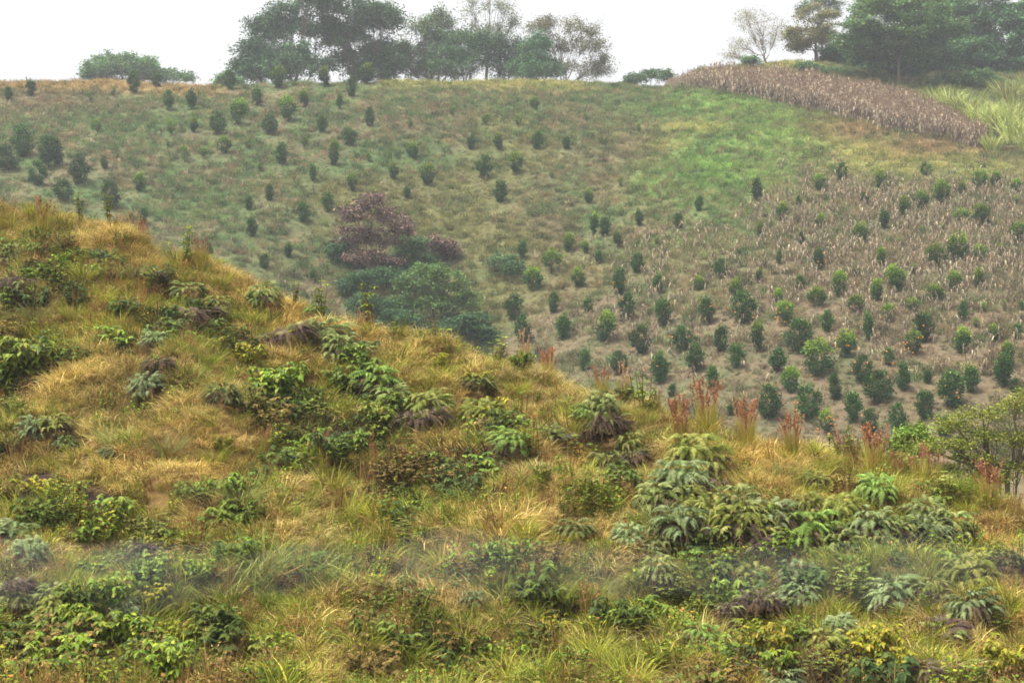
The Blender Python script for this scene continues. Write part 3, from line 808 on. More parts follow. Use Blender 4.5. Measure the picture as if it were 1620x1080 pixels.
for (bx, d, lobes, lab, cs, sd) in [
    (1350, 207, [(1345, 78, 30, 20), (1320, 92, 24, 16), (1370, 96, 30, 18), (1345, 112, 36, 12), (1390, 118, 34, 12), (1370, 125, 30, 10)], 'low dark tree at the left end of the forest', G_DK, 32),
    (1385, 203, [(1385, 88, 36, 24), (1365, 112, 34, 14), (1410, 112, 34, 16), (1400, 70, 26, 16)], 'dense dark tree left of the pale trunk', G_DK, 33),
    (1465, 205, [(1465, 84, 42, 26), (1440, 122, 36, 16), (1490, 118, 36, 18), (1420, 128, 26, 12), (1455, 60, 30, 20)], 'dense dark tree right of the pale trunk', G_DK + G_MD[:1], 34),
    (1520, 210, [(1515, 10, 46, 30), (1545, 40, 36, 30), (1500, 60, 36, 26), (1530, 90, 40, 26), (1510, 122, 38, 16), (1555, 110, 30, 20), (1490, 100, 30, 20), (1475, 30, 30, 26)], 'tall grey-green forest tree above the cane', G_MD + G_DK, 35),
    (1575, 206, [(1580, 20, 40, 36), (1600, 60, 36, 30), (1565, 70, 34, 30), (1585, 106, 40, 26), (1560, 128, 36, 14)], 'darkest tall forest tree behind the right cane clump', G_DK, 36),
    (1650, 206, [(1640, 20, 44, 36), (1650, 70, 44, 34), (1630, 110, 36, 26)], 'dark forest tree cut by the right edge of the photo', G_DK, 37),
    (1450, 220, [(1440, -10, 50, 24), (1490, -6, 46, 30), (1390, 0, 40, 18), (1520, -14, 50, 26), (1560, -20, 50, 26), (1480, 30, 40, 24)], 'pale treetop behind the big pale-trunked tree', G_PL, 38)]:
    tree_at('forest_tree', lab, 'tree', FGp, bx, 140, d, lobes, seed=sd, leafc=cs, leaf=.46, per=130, puff=1.0, tips=22, fork=.35)
for (bx, d, lobes, lab, sd) in [
    (1500, 192, [(1495, 126, 26, 14), (1518, 128, 22, 12), (1480, 136, 18, 9)], 'leafy green bush at the forest foot left of the cane', 41),
    (1545, 193, [(1540, 126, 22, 14), (1562, 130, 18, 12)], 'leafy green bush at the forest foot between two cane clumps', 42),
    (1300, 196, [(1300, 112, 22, 7), (1270, 110, 20, 6), (1330, 116, 20, 7)], 'low grey-green bushy scrub behind the maize tops', 43),
    (1187, 199, [(1187, 98, 9, 5)], 'tiny round bush beside the bare tree', 44),
    (1112, 197, [(1110, 118, 6, 9), (1120, 124, 8, 4)], 'thin dark shrub at the left end of the maize tops', 45)]:
    tree_at('forest_bush', lab, 'bush', 'bushes at the forest foot', bx, 140, d, lobes, seed=sd, leafc=G_MD, leaf=.32, per=70, puff=.5, tips=14, fork=.2)

# thicket in the gully
TH = 'trees and bushes of the gully thicket'
BRN = [lin(98, 80, 78), lin(76, 62, 64), lin(156, 132, 118)]
G_SH = [lin(60, 92, 60), lin(50, 80, 54), lin(72, 104, 62)]
def thick(name, lab, cat, bx, by, lobes, cs, sd, dd=0, **kw):
    P = pick(bx, by, 'f')
    k = dict(leaf=.26, per=85, puff=.5, tips=18, fork=.3); k.update(kw)
    tree_at(name, lab, cat, TH, bx, by, P[1] + dd, lobes, zbase=float(ground_z((bx - CX) / F * (P[1] + dd), P[1] + dd)[0]), seed=sd, leafc=cs, **k)
thick('withered_tree', 'withered purple-brown tree with layered drooping dead leaves in the gully', 'tree', 585, 455,
      [(588, 318, 26, 13), (565, 342, 28, 13), (615, 338, 30, 15), (560, 372, 30, 15), (600, 376, 32, 15), (636, 358, 18, 14), (578, 405, 32, 14), (612, 412, 18, 10)], BRN, 51, droop=.8, leaf=.28, per=36, puff=.45, flat=.5, tips=18, trunk_r=.16, bark=lin(130, 116, 104))
thick('withered_bush', 'small round withered brown bush right of the gully thicket', 'bush', 700, 418, [(690, 388, 18, 15), (712, 392, 16, 13), (700, 402, 24, 12)], BRN, 52, droop=.5, per=30)
thick('gully_bush', 'dark green bush under the left side of the withered brown tree', 'bush', 545, 440, [(540, 395, 24, 18), (565, 420, 28, 16), (530, 420, 20, 14)], G_SH, 53, dd=2)
thick('gully_bush', 'blue-green bush between the withered tree and the brown bush', 'bush', 655, 440, [(655, 390, 18, 14), (645, 412, 22, 14), (668, 410, 18, 14)], G_MD, 54, dd=1)
thick('gully_bush', 'dark bush below the withered brown tree', 'bush', 600, 470, [(585, 445, 36, 16), (615, 440, 24, 14), (560, 452, 22, 12)], G_SH, 55, dd=-2)
thick('gully_tree', 'largest round green tree in the middle of the gully', 'tree', 690, 530,
      [(685, 432, 32, 14), (655, 452, 30, 16), (712, 450, 30, 17), (636, 480, 26, 16), (690, 478, 36, 17), (735, 476, 24, 17), (665, 508, 38, 14), (722, 505, 30, 14)], [lin(88, 120, 66), lin(72, 104, 58), lin(106, 134, 72)], 56, leaf=.24, per=60, tips=18, flat=.5, dd=-3, shell=.3)
thick('gully_bush', 'lowest dark green bush between gully tree and near ridge', 'bush', 735, 548, [(725, 518, 30, 14), (748, 515, 20, 16), (700, 525, 26, 12), (765, 530, 16, 10)], G_SH, 57, dd=-6)
thick('gully_bush', 'bushy dark shrubs left of the gully tree by the near ridge', 'bush', 610, 520, [(600, 490, 26, 14), (630, 505, 28, 14), (575, 480, 20, 12)], G_SH, 58, dd=-5)
thick('gully_bush', 'hazy low grey-green bush above and right of the gully tree', 'bush', 800, 440, [(795, 412, 20, 16), (812, 425, 16, 12)], G_MD, 59, per=45)

# ------------------------------------------------------------------ tall cane at the upper right
def cane_proto(seed, n=260, h=3.2):
    g = np.random.default_rng(seed); m = MB(); s = MB()
    blades(m, g, n, 1.1, h, .26, .42, .085, [lin(176, 190, 112), lin(158, 176, 96), lin(196, 204, 136), lin(134, 154, 80)], hj=.35)
    blades(s, g, 40, .8, h * .55, .15, .05, .06, [lin(142, 118, 88), lin(160, 138, 96)], hj=.3)
    return [('blades', m.mesh('cane_blades', M_LEAF)), ('dry_stems', s.mesh('cane_stems', M_DEAD))]
CN = [cane_proto(90 + i) for i in range(3)]
for x, y, s, lab in [(1475, 168, .75, 'leftmost yellow-green cane clump beside the maize'), (1505, 182, .95, 'tall pale cane clump in front of the forest foot'), (1530, 190, 1.0, 'yellow-green cane clump below the forest bushes'),
                     (1555, 205, 1.0, 'cane clump behind the right end of the maize'), (1580, 215, 1.05, 'bright cane clump in the middle of the cane stand'), (1608, 228, 1.05, 'lowest cane clump at the right edge'),
                     (1600, 170, 1.1, 'tallest upper cane clump near the right edge'), (1628, 160, 1.1, 'upper cane clump cut by the right edge'), (1570, 240, .6, 'short dry cane clump with dark bare stems'), (1600, 200, 1.0, 'cane clump between upper and lower stands'),
                     (1635, 245, .9, 'low cane clump cut by the right edge')]:
    P = pick(x, y, 'f')
    place('cane_clump', CN[RNG.integers(0, 3)], P, RNG.uniform(0, 6.28), s * 1.18, lab, 'cane', 'cane clumps at the upper right')

# ------------------------------------------------------------------ ferns of the near slope
def frond_mesh(mb, g, n, rad, L, rise, fall, cols, wid=.0085, npin=24, plen=.2, az=None, z0=0.0):
    a = g.uniform(0, 6.28, n) if az is None else az
    L = L * g.uniform(.65, 1.25, n)
    r0 = rad * np.sqrt(g.uniform(0, 1, n))
    b0 = np.stack([np.cos(a) * r0, np.sin(a) * r0, np.full(n, z0)], 1)
    dh = np.stack([np.cos(a), np.sin(a), np.zeros(n)], 1)
    sw = np.stack([-np.sin(a), np.cos(a), np.zeros(n)], 1) * g.normal(0, .22, (n, 1))
    ri = rise * g.uniform(.7, 1.25, n); fa = fall * g.uniform(.7, 1.3, n)
    def path(t): return b0[:, None] + L[:, None, None] * ((dh[:, None] * (.25 * t + .55 * t ** 1.5)[..., None] + sw[:, None] * (t ** 2)[..., None]) + np.array([0, 0, 1.]) * (ri[:, None] * np.sin(np.minimum(t * 1.25, 1.57)) - fa[:, None] * t ** 2.6)[..., None])
    t = np.tile(np.linspace(0, 1, 7), (n, 1))
    P = path(t)
    side = np.stack([-np.sin(a), np.cos(a), np.zeros(n)], 1)
    mb.ribbons(P, side[:, None] * (.006 * np.linspace(1, .3, 7))[None, :, None], np.tile(lin(120, 104, 60), (n, 1)))
    tp = np.tile(np.linspace(.22, .985, npin), (n, 1))
    base = path(tp); tan = unit(path(tp + .01) - base)
    shp = np.interp(np.linspace(.22, .985, npin), [.22, .35, .6, 1], [.7, 1, .8, .12])
    col = pal(g, n, cols, .12)
    for sg in (-1, 1):
        ln = plen * shp[None, :] * L[:, None] * g.uniform(.8, 1.2, (n, npin))
        nrm = unit(np.cross(np.broadcast_to(side[:, None], tan.shape), tan))
        dirn = unit(sg * side[:, None] * .9 + tan * .45 + g.normal(0, .12, tan.shape))
        u = np.linspace(0, 1, 3)[None, None, :, None]
        Q = base[:, :, None] + ln[..., None, None] * (dirn[:, :, None] * u + np.array([0, 0, -1.]) * .38 * u ** 2)
        S = tan[:, :, None] * np.array([.8, 1, .12])[None, None, :, None] * wid * g.uniform(.7, 1.2, (n, npin))[..., None, None]
        mb.ribbons(Q.reshape(n * npin, 3, 3), S.reshape(n * npin, 3, 3), np.repeat(col, npin, 0) * (1 + g.normal(0, .08, (n * npin, 1))))

FRN = [[lin(122, 134, 78), lin(140, 148, 94), lin(104, 118, 66)], [lin(130, 138, 70), lin(114, 124, 58), lin(146, 150, 84)], [lin(120, 136, 92), lin(134, 148, 106), lin(104, 122, 80)],
       [lin(126, 152, 78), lin(110, 138, 66)]]
DEADF = [lin(62, 53, 52), lin(74, 62, 57), lin(50, 43, 44), lin(98, 80, 64)]
def fern_proto(seed, pi, n, dead):
    g = np.random.default_rng(seed); m = MB(); s = MB()
    frond_mesh(m, g, int(n * 2.2), .36, .46, .75, .85, FRN[pi], plen=.24, z0=.34)
    frond_mesh(m, g, int(n * 1.8), .5, .36, .6, .85, FRN[pi], plen=.27, z0=.2)
    frond_mesh(m, g, int(n * .9), .32, .36, .8, .65, FRN[pi], plen=.27, z0=.55)
    frond_mesh(s, g, dead * 2, .45, .5, .35, 1.25, DEADF, npin=14, z0=.3)
    frond_mesh(s, g, dead // 2, .2, .5, .9, .75, DEADF, npin=12, wid=.012)
    st_ = MB
    return [('fronds', m.mesh('fern_fronds', M_FERN)), ('dead_fronds', s.mesh('dead_fern_fronds', M_DEAD))]
def dead_proto(seed):
    g = np.random.default_rng(seed); m = MB(); s = MB()
    frond_mesh(s, g, 110, .42, .42, .6, 1.0, DEADF, npin=13, wid=.009, z0=.3)
    frond_mesh(s, g, 34, .35, .4, .6, .8, [lin(86, 74, 72), lin(100, 86, 78)], npin=12, wid=.009, z0=.45)
    frond_mesh(m, g, 12, .4, .5, .8, .6, FRN[0], z0=.3)
    return [('fronds', m.mesh('fern_fronds', M_FERN)), ('dead_fronds', s.mesh('dead_fern_fronds', M_DEAD))]
FN = {'g': [fern_proto(100, 0, 26, 16), fern_proto(101, 0, 32, 22), fern_proto(102, 1, 28, 14)], 'b': [fern_proto(103, 2, 30, 14), fern_proto(104, 2, 24, 20)],
      'l': [fern_proto(105, 3, 26, 12)], 'd': [dead_proto(106), dead_proto(107)]}
# x, y of the middle, width in pixels, look: g grey-green, b blue-grey, l light green, d dead and dark
FERNS = """25 400 45 g;245 537 45 b;233 598 60 b;347 622 65 g;297 455 60 g;343 475 55 g;300 498 50 d;420 465 60 g;467 522 80 d;523 525 75 g;540 550 60 g;497 490 40 l;567 548 60 g;330 500 50 d;
589 602 70 l;615 620 70 g;678 632 75 g;672 668 70 d;753 602 60 g;760 650 75 g;772 678 45 d;806 690 80 l;548 692 60 g;703 738 65 g;755 745 45 g;868 682 50 g;893 700 45 d;950 640 55 g;922 657 45 l;936 680 40 g;
966 685 65 d;1002 706 50 g;960 738 65 g;986 752 60 l;1007 730 45 d;1075 755 85 b;1105 724 80 g;1135 768 55 d;1045 782 70 g;1098 788 60 g;1080 824 85 b;1113 812 70 g;990 848 60 b;1048 858 50 g;1028 870 55 b;
908 828 70 g;1135 838 50 d;1177 832 80 g;1186 806 70 g;1165 790 60 g;1218 806 70 b;1231 828 60 g;1285 848 80 l;1285 802 50 g;1340 806 70 g;1370 822 80 b;1390 842 60 g;1337 864 70 g;1380 862 60 g;1425 834 50 g;
1460 812 70 g;1465 835 60 b;1505 838 60 g;1387 770 60 l;1288 756 40 g;1535 905 85 g;1545 955 90 b;1472 928 65 g;1420 935 70 b;1262 914 60 b;1262 938 55 b;1570 860 55 g;1215 855 70 d;1350 848 50 d;1402 852 50 d;
1220 952 65 d;20 842 75 b;45 865 60 b;80 938 55 g;22 960 60 g;92 958 80 g;72 985 80 g;197 968 50 b;213 993 55 g;350 978 50 g;348 835 55 g;188 882 45 g;324 874 55 d;230 880 50 d;55 670 60 b;88 664 65 g;
100 698 50 b;168 714 30 b;579 990 55 g;606 992 50 g;545 1078 50 g;643 918 38 g;650 942 55 b;747 950 45 b;1043 906 60 g;1140 908 50 b;1186 916 60 g;1106 1005 60 l;1198 948 70 d;1155 963 55 d;1500 985 75 d;
1300 1010 60 g;1360 1070 60 g;1240 1075 80 b;480 915 55 d;430 945 50 d;30 930 60 d;1300 870 50 d;30 450 60 d;1160 850 45 d;1460 1060 60 d;1330 985 45 b;1590 880 60 g;232 440 45 d;250 585 40 d"""
FZ = [('near the left edge below the ridge', 60, 420), ('in the cluster below the left skyline', 320, 470), ('on the upper middle mound', 510, 530), ('in the open upper left grass', 290, 590),
      ('beside the green shrubs in the middle', 640, 640), ('in the row right of the middle shrubs', 780, 660), ('in the row below the plumed ridge', 930, 680), ('below the rust plumes', 1080, 740), ('in the tangled grass in the centre', 720, 740),
      ('at the left of the big fern bank', 1020, 850), ('in the middle of the big fern bank', 1150, 810), ('in the thick right fern bank', 1330, 840), ('at the right end of the fern bank', 1500, 830),
      ('in the dip below the fern bank', 1220, 940), ('on the large mound at lower right', 1510, 940), ('at the far left above the shrubs', 30, 850), ('beside the lower-left shrubs', 120, 960), ('left of the bare soil', 80, 680),
      ('in the lower left grass', 330, 880), ('in the grass at the bottom middle', 620, 960), ('in the lower right corner', 1330, 1040), ('in the bottom grass right of centre', 1100, 1000)]
fl = [tuple(float(a) if k < 3 else a for k, a in enumerate(e.split())) for e in FERNS.replace('\n', '').split(';')]
FW = {'g': 'grey-green bracken fern', 'b': 'blue-grey bracken fern', 'l': 'fresh green bracken fern', 'd': 'dead dark brown fern heap'}
def spread_labels(items, words, zones):
    """items (x, y, w, look): a label each from look, size, the nearest place and, for the rest, order from the left"""
    fam = {}
    for i, (x, y, w_, k) in enumerate(items):
        z = min(zones, key=lambda q: (q[1] - x) ** 2 + (1.6 * (q[2] - y)) ** 2)[0]
        size = 'small ' if w_ <= 47 else 'large ' if w_ >= 75 else ''
        fam.setdefault((size + words[k], z), []).append(i)
    out = {}
    for (a, z), jj in fam.items():
        jj.sort(key=lambda i: items[i][0])
        for k, i in enumerate(jj):
            e = '' if len(jj) == 1 else (', left one of two', ', right one of two')[k] if len(jj) == 2 else ', ' + ORD[k + 1] + ' from left'
            out[i] = '%s %s%s' % (a, z, e)
    return out
lab = spread_labels(fl, FW, FZ)
for i, (x, y, w_, k) in enumerate(fl):
    P = pick(x, y + w_ * .38, 'n'); occupy(P, w_ * P[1] / F * .55)
    s = w_ * P[1] / F / (1.08 if 960 < x < 1560 and y > 700 else .96 if k == 'd' else 1.25)
    pool = FN[k]
    sf = s * RNG.uniform(.9, 1.15)
    r = place('dead_fern' if k == 'd' else 'bracken_fern', pool[RNG.integers(0, len(pool))], P + np.array([0, 0, .03]), RNG.uniform(0, 6.28), (sf * RNG.uniform(.85, 1.2), sf * RNG.uniform(.85, 1.2), sf * RNG.uniform(.75, 1.15)), lab[i], 'fern',
          'bracken ferns on the near slope')
    r.rotation_euler[0] = RNG.normal(.08, .16); r.rotation_euler[1] = RNG.normal(0, .16)

# ------------------------------------------------------------------ broad-leaved shrubs and saplings of the near slope
def shrub_proto(seed, nst, h, spread, leafl, leafw, cols, per=7, whorls=3, droop=.9, stemc=lin(104, 92, 60), one=False):
    g = np.random.default_rng(seed); st_, fo = MB(), MB()
    if one: st_ = fo
    for k in range(nst):
        a = g.uniform(0, 6.28); hh = h * g.uniform(.55, 1.1); o = spread * math.sqrt(g.uniform(0, 1))
        t = np.linspace(0, 1, 5)[:, None]
        P = np.array([math.cos(a), math.sin(a), 0]) * o * (.15 + .85 * t ** 1.2) + np.array([0, 0, hh]) * t + g.normal(0, .02, (5, 3))
        P[0, 2] = -.06
        st_.tubes(P[None], np.array([[.012, .011, .009, .007, .004]]) * max(1, h), stemc, 4)
        for q in range(whorls):
            tb = 1 - q * .2 - g.uniform(0, .08)
            c = np.array([np.interp(tb, t[:, 0], P[:, j]) for j in range(3)])
            n = per
            b = g.uniform(0, 6.28) + np.arange(n) / n * 6.28 + g.normal(0, .25, n)
            L = leafl * g.uniform(.65, 1.2, n)
            d = np.stack([np.cos(b), np.sin(b), np.zeros(n)], 1)
            u = np.linspace(0, 1, 4)[None, :, None]
            dp = droop * g.uniform(.4, 1.3, n)[:, None, None]
            Q = c + L[:, None, None] * (d[:, None] * (u * .9) + np.array([0, 0, 1.]) * (.28 * u - dp * u ** 2))
            S = np.stack([-np.sin(b), np.cos(b), g.normal(0, .3, n)], 1)[:, None] * np.array([.25, 1, .85, .06])[None, :, None] * leafw * .5
            fo.ribbons(Q, S, pal(g, n, cols))
    if one: return fo.mesh('undergrowth_clump', M_GRASS)
    return [('stems', st_.mesh('shrub_stems', M_BARK)), ('foliage', fo.mesh('shrub_foliage', M_LEAF))]
BG = [lin(98, 124, 36), lin(80, 108, 34), lin(116, 136, 42), lin(134, 146, 52)]
SH = {'b': [shrub_proto(120 + i, 34, .75, .5, .14, .07, BG, whorls=4) for i in range(3)],              # broad drooping leaves
      'y': [shrub_proto(130 + i, 34, .6, .5, .12, .06, [lin(140, 146, 40), lin(122, 136, 42), lin(160, 150, 48)], per=8) for i in range(2)],
      'f': [shrub_proto(140 + i, 30, .7, .42, .10, .035, [lin(126, 146, 66), lin(140, 156, 80), lin(108, 132, 58)], per=10, whorls=4, droop=.3) for i in range(2)],
      'm': [shrub_proto(145 + i, 30, .6, .5, .075, .045, [lin(92, 112, 48), lin(110, 126, 54), lin(134, 138, 60)], per=9, whorls=4, droop=.6) for i in range(2)]}
SHRUBS = """40 580 100 b;8 600 60 b;52 775 80 y;60 820 50 m;150 1010 100 b;90 1052 100 b;215 1015 90 b;265 1052 90 b;175 945 80 b;235 945 70 y;40 1075 80 b;120 985 70 b;150 905 55 b;110 880 45 y;430 620 85 b;460 598 55 b;545 610 70 b;
600 668 60 b;622 645 55 b;596 690 45 b;500 655 70 m;480 690 60 m;395 560 60 y;340 545 50 y;430 1035 70 b;1205 1015 95 y;1230 1055 70 b;640 840 50 f;315 905 50 b;295 895 40 b;1065 930 80 m;1345 935 90 f;1380 960 60 f;
1385 1015 90 y;1420 1050 80 y;1340 1045 60 y;1300 1060 70 f;1590 1040 90 y;1540 1070 70 f;1475 1040 50 f;1100 960 60 m;780 645 55 y;740 700 45 y;860 745 50 m;350 700 40 y;470 740 50 m;640 760 60 y;690 800 60 m;
1210 990 60 y;320 1000 60 y;280 1000 60 y;380 1010 50 m;520 1010 60 m;15 700 55 m;1180 970 40 m;1120 875 45 f;1485 890 40 b;1490 915 30 b;1440 870 60 m;1500 870 60 m;1560 880 50 y;20 640 50 m;120 770 50 m;400 930 60 m;1580 980 60 m;1000 975 60 m;880 990 50 y;760 600 50 y;690 570 40 y;370 880 60 m;250 860 50 y"""
SWD = {'b': 'bright green broad-leaved shrub', 'y': 'yellow-green leafy shrub', 'f': 'feathery light green shrub', 'm': 'dull olive small-leaved shrub'}
SZ = FZ + [('in the bottom left corner', 60, 1060), ('at the bottom left', 240, 1030), ('just above the bare soil', 110, 770), ('in the green patch left of the middle', 450, 620), ('in the left grass', 370, 560), ('right of the bare soil', 300, 700),
           ('in the bottom right corner', 1580, 1050), ('at the bottom edge below the fern bank', 1210, 1030), ('among the tall grass in the centre left', 450, 760), ('in the bottom left grass', 440, 1020), ('under the right ridge', 1530, 880)]
sl = [tuple(float(a) if k < 3 else a for k, a in enumerate(e.split())) for e in SHRUBS.replace('\n', '').split(';')]
lab = spread_labels(sl, SWD, SZ)
for i, (x, y, w_, k) in enumerate(sl):
    P = pick(x, y + w_ * .3, 'n'); occupy(P, w_ * P[1] / F * .5)
    s = w_ * P[1] / F / 1.0
    pool = SH[k]
    place('leafy_shrub', pool[RNG.integers(0, len(pool))], P - np.array([0, 0, .04]), RNG.uniform(0, 6.28), s, lab[i], 'shrub', 'leafy shrubs on the near slope')

SAP = [shrub_proto(160 + i, 5, 1.5, .35, .22, .07, [lin(120, 140, 48), lin(140, 152, 56), lin(104, 128, 48)], per=9, whorls=4, droop=.55) for i in range(3)]
ROUND = shrub_proto(165, 14, 1.0, .42, .16, .05, [lin(150, 160, 80), lin(132, 150, 70), lin(166, 170, 96)], per=9, whorls=2, droop=.2)
for x, y, h, kk, lb in [(295, 415, 60, 0, 'tall bright green sapling on the left skyline'), (265, 400, 45, 1, 'shorter bushy sapling left of the tallest skyline sapling'), (172, 350, 55, 2, 'yellow-leaved sapling in front of dark citrus at left'),
                        (127, 345, 50, 0, 'small yellow-green sapling at the left ridge top'), (466, 480, 48, 1, 'thin pale sapling on the ridge left of the gully'), (512, 495, 72, 2, 'open sapling with leaf whorls before the withered tree'),
                        (586, 525, 80, 0, 'branching yellow-green sapling before the gully thicket'), (785, 575, 58, 'r', 'round pale green sapling like a tuft on the ridge'), (708, 560, 50, 1, 'low leafy sapling below the gully tree'), (620, 545, 42, 2, 'thin dry-looking sapling beside the branching one'),
                        (1500, 800, 62, 'r', 'lime green feathery sapling under the right ridge'), (1230, 905, 60, 1, 'lime seedling with upright leaves at the fern bank foot'), (1475, 900, 70, 2, 'pale seedling left of the lower right fern mound')]:
    P = pick(x, y, 'n')
    hm = h * P[1] / F
    pr = ROUND if kk == 'r' else SAP[kk]
    place('sapling', pr, P - np.array([0, 0, .04]), RNG.uniform(0, 6.28), hm / (1.15 if kk == 'r' else 1.6), lb, 'sapling', 'saplings on the near slope')

# ------------------------------------------------------------------ plumed grass and green tussocks
def plume_proto(seed, n, pale=0):
    g = np.random.default_rng(seed); lf, sk, heads = MB(), MB(), []
    blades(lf, g, 150, .22, .6, .22, .35, .016, [lin(150, 152, 66), lin(132, 140, 58), lin(176, 160, 88), lin(196, 168, 100)], hj=.4)
    blades(lf, g, 130, .17, .95, .1, .1, .014, [lin(150, 152, 66), lin(176, 160, 88), lin(140, 142, 62)], hj=.25)
    a = g.uniform(0, 6.28, n); r = .17 * np.sqrt(g.uniform(0, 1, n)); H = g.uniform(.9, 1.45, n)
    t = np.linspace(0, 1, 4)[None, :, None]
    d = np.stack([np.cos(a), np.sin(a), np.zeros(n)], 1)
    P = d[:, None] * (r[:, None, None] + np.array(.2) * t ** 2 * g.uniform(.1, 1.4, n)[:, None, None]) + np.array([0, 0, 1.]) * H[:, None, None] * t
    sk.tubes(P, np.tile(np.array([.006, .005, .005, .004]), (n, 1)), lin(170, 120, 82), 3)
    PC = [lin(164, 120, 90), lin(144, 98, 74), lin(188, 146, 114), lin(126, 84, 64)] if not pale else [lin(200, 168, 136), lin(186, 150, 118)]
    for k in range(n):
        m = 46; pl = MB(); heads.append(pl)
        u = g.uniform(0, 1, m); top = P[k, -1]; dirn = unit(P[k, -1] - P[k, -2])
        L = g.uniform(.24, .4)
        pos = top - dirn * (L * (1 - u))[:, None] * 1.0
        D = unit(dirn + g.normal(0, .5, (m, 3))) * g.uniform(.05, .1, (m, 1))
        W = unit(np.cross(D, g.normal(size=(m, 3)))) * .011
        pl.leaves(pos, D, W, pal(g, m, PC))
    return [('leaf_tuft', lf.mesh('plume_grass_leaves', M_LEAF)), ('stalks', sk.mesh('plume_grass_stalks', M_BARK))] + [('plume', q.mesh('plume_head', M_DEAD)) for q in heads]
PL = {'r': [plume_proto(170 + i, 24) for i in range(3)], 't': [plume_proto(175 + i, 10) for i in range(2)], 'p': [plume_proto(178, 7, 1)]}
for x, y, h, k, lb in [(1078, 712, 80, 'r', 'plumed grass tuft, first of three tall rust ones on the ridge'), (1118, 690, 88, 'r', 'tallest rust-plumed grass tuft with bare base on the ridge'), (1181, 682, 76, 'r', 'square green grass tuft with short rust plumes on top'),
                       (1252, 706, 72, 'r', 'bushy pinkish plumed grass tuft right of the square one'), (1383, 756, 84, 'r', 'dense red-brown plumed tuft right on the ridge edge'), (1565, 812, 84, 'r', 'widest red-brown plumed tuft near the right edge'),
                       (1452, 772, 70, 't', 'loose pinkish plumed tuft before the acacia'), (1478, 768, 66, 't', 'thin plumed tuft just left of the acacia branches'), (1330, 735, 55, 't', 'low faint plumed tuft between the red-brown ones'), (1420, 765, 55, 't', 'small reddish plumed tuft right of the dense one'),
                       (985, 640, 66, 'p', 'pale feathery plumed tuft standing against the bare slope'), (952, 628, 58, 't', 'single thin brown plumes left of the pale tuft'), (865, 600, 55, 'r', 'dark brown plumed tuft on the ridge below the gully'),
                       (828, 575, 62, 'p', 'two pale plumes in front of a dark citrus tree'), (1068, 645, 50, 't', 'short plumes behind the first tall tuft'), (1040, 640, 40, 't', 'tiny pinkish plumes on the middle ridge'), (1220, 720, 30, 't', 'short dark red plumes left of the bushy pinkish tuft'),
                       (420, 720, 48, 't', 'rusty plumes in the left middle grass'), (452, 700, 40, 't', 'thin plumes below the green shrub'), (512, 735, 58, 't', 'upright pink-brown plumes left of centre'), (590, 745, 45, 't', 'dark orange plumes in the centre'), (640, 755, 50, 't', 'faded plumes right of centre grass'),
                       (320, 425, 50, 't', 'brown plumes beside the skyline sapling'), (228, 400, 55, 't', 'red plumes on the upper left slope'), (70, 380, 70, 't', 'dark red plumes near the upper left corner'), (1605, 830, 50, 't', 'plumes cut by the right edge'), (860, 960, 45, 't', 'thin rust plumes in the lower middle grass'), (925, 965, 45, 't', 'rust plumes right of the thin ones in the lower middle')]:
    P = pick(x, y, 'n')
    pool = PL[k]
    place('plumed_grass', pool[RNG.integers(0, len(pool))], P - np.array([0, 0, .03]), RNG.uniform(0, 6.28), h * P[1] / F / 1.3, lb, 'plumed grass', 'plumed grass tufts on the near slope')

def tussock_proto(seed, cols, h=.75, droop=.6):
    g = np.random.default_rng(seed); m = MB(); s = MB()
    blades(m, g, 260, .2, h, .3, droop, .012, cols, hj=.4)
    blades(s, g, 60, .2, h * .7, .5, .7, .016, [lin(170, 136, 84), lin(140, 104, 68)])
    return [('green_blades', m.mesh('tussock_blades', M_LEAF)), ('dry_blades', s.mesh('tussock_dry_blades', M_DEAD))]
TU = {'g': [tussock_proto(180 + i, GRNC) for i in range(2)], 'y': [tussock_proto(184, [lin(160, 164, 66), lin(140, 152, 60)])], 'w': [tussock_proto(186 + i, [lin(130, 140, 76), lin(112, 128, 66), lin(150, 156, 92)], .9, .8) for i in range(2)]}
TUS = """115 490 60 y;240 815 70 g;268 705 70 w;180 690 60 w;410 885 130 w;470 900 110 w;450 640 50 g;560 850 80 y;600 880 80 y;740 1000 80 g;860 1010 90 y;940 1020 90 y;700 1060 90 g;1000 1060 90 y;800 1060 90 y;1040 690 60 g;1020 660 55 y;
1300 735 50 y;1350 745 60 g;1240 745 55 w;1410 770 55 y;880 850 70 g;830 830 60 y;1040 820 70 w;700 880 70 y;340 720 60 g;380 780 80 w;520 760 80 g;130 430 60 g;190 480 70 g;60 500 70 w;210 430 60 w;560 800 80 y;640 900 80 w;1120 920 60 g;1180 1065 70 y;1420 910 60 w;950 930 70 w;
400 500 50 g;350 440 50 y;450 530 50 g;700 585 60 g;820 610 55 y;900 650 55 y;620 575 50 y;1590 770 50 y;1530 800 50 g;1470 790 50 y;1000 650 40 g;60 330 60 g;20 350 60 y;100 350 50 g;1150 685 50 w"""
TWD = {'g': 'upright green grass tussock', 'y': 'yellow-green grass tussock', 'w': 'drooping pale grass tussock'}
TZ = SZ + [('on the left ridge top', 60, 340), ('on the ridge before the gully', 660, 570), ('on the right ridge', 1540, 790), ('on the middle ridge', 950, 640), ('at the bottom edge right of centre', 920, 1040), ('at the bottom edge in the middle', 740, 1040), ('between the rust plumes', 1150, 690), ('on the ridge between red-brown plumes', 1340, 745)]
tl = [tuple(float(a) if k < 3 else a for k, a in enumerate(e.split())) for e in TUS.replace('\n', '').split(';')]
lab = spread_labels(tl, TWD, TZ)
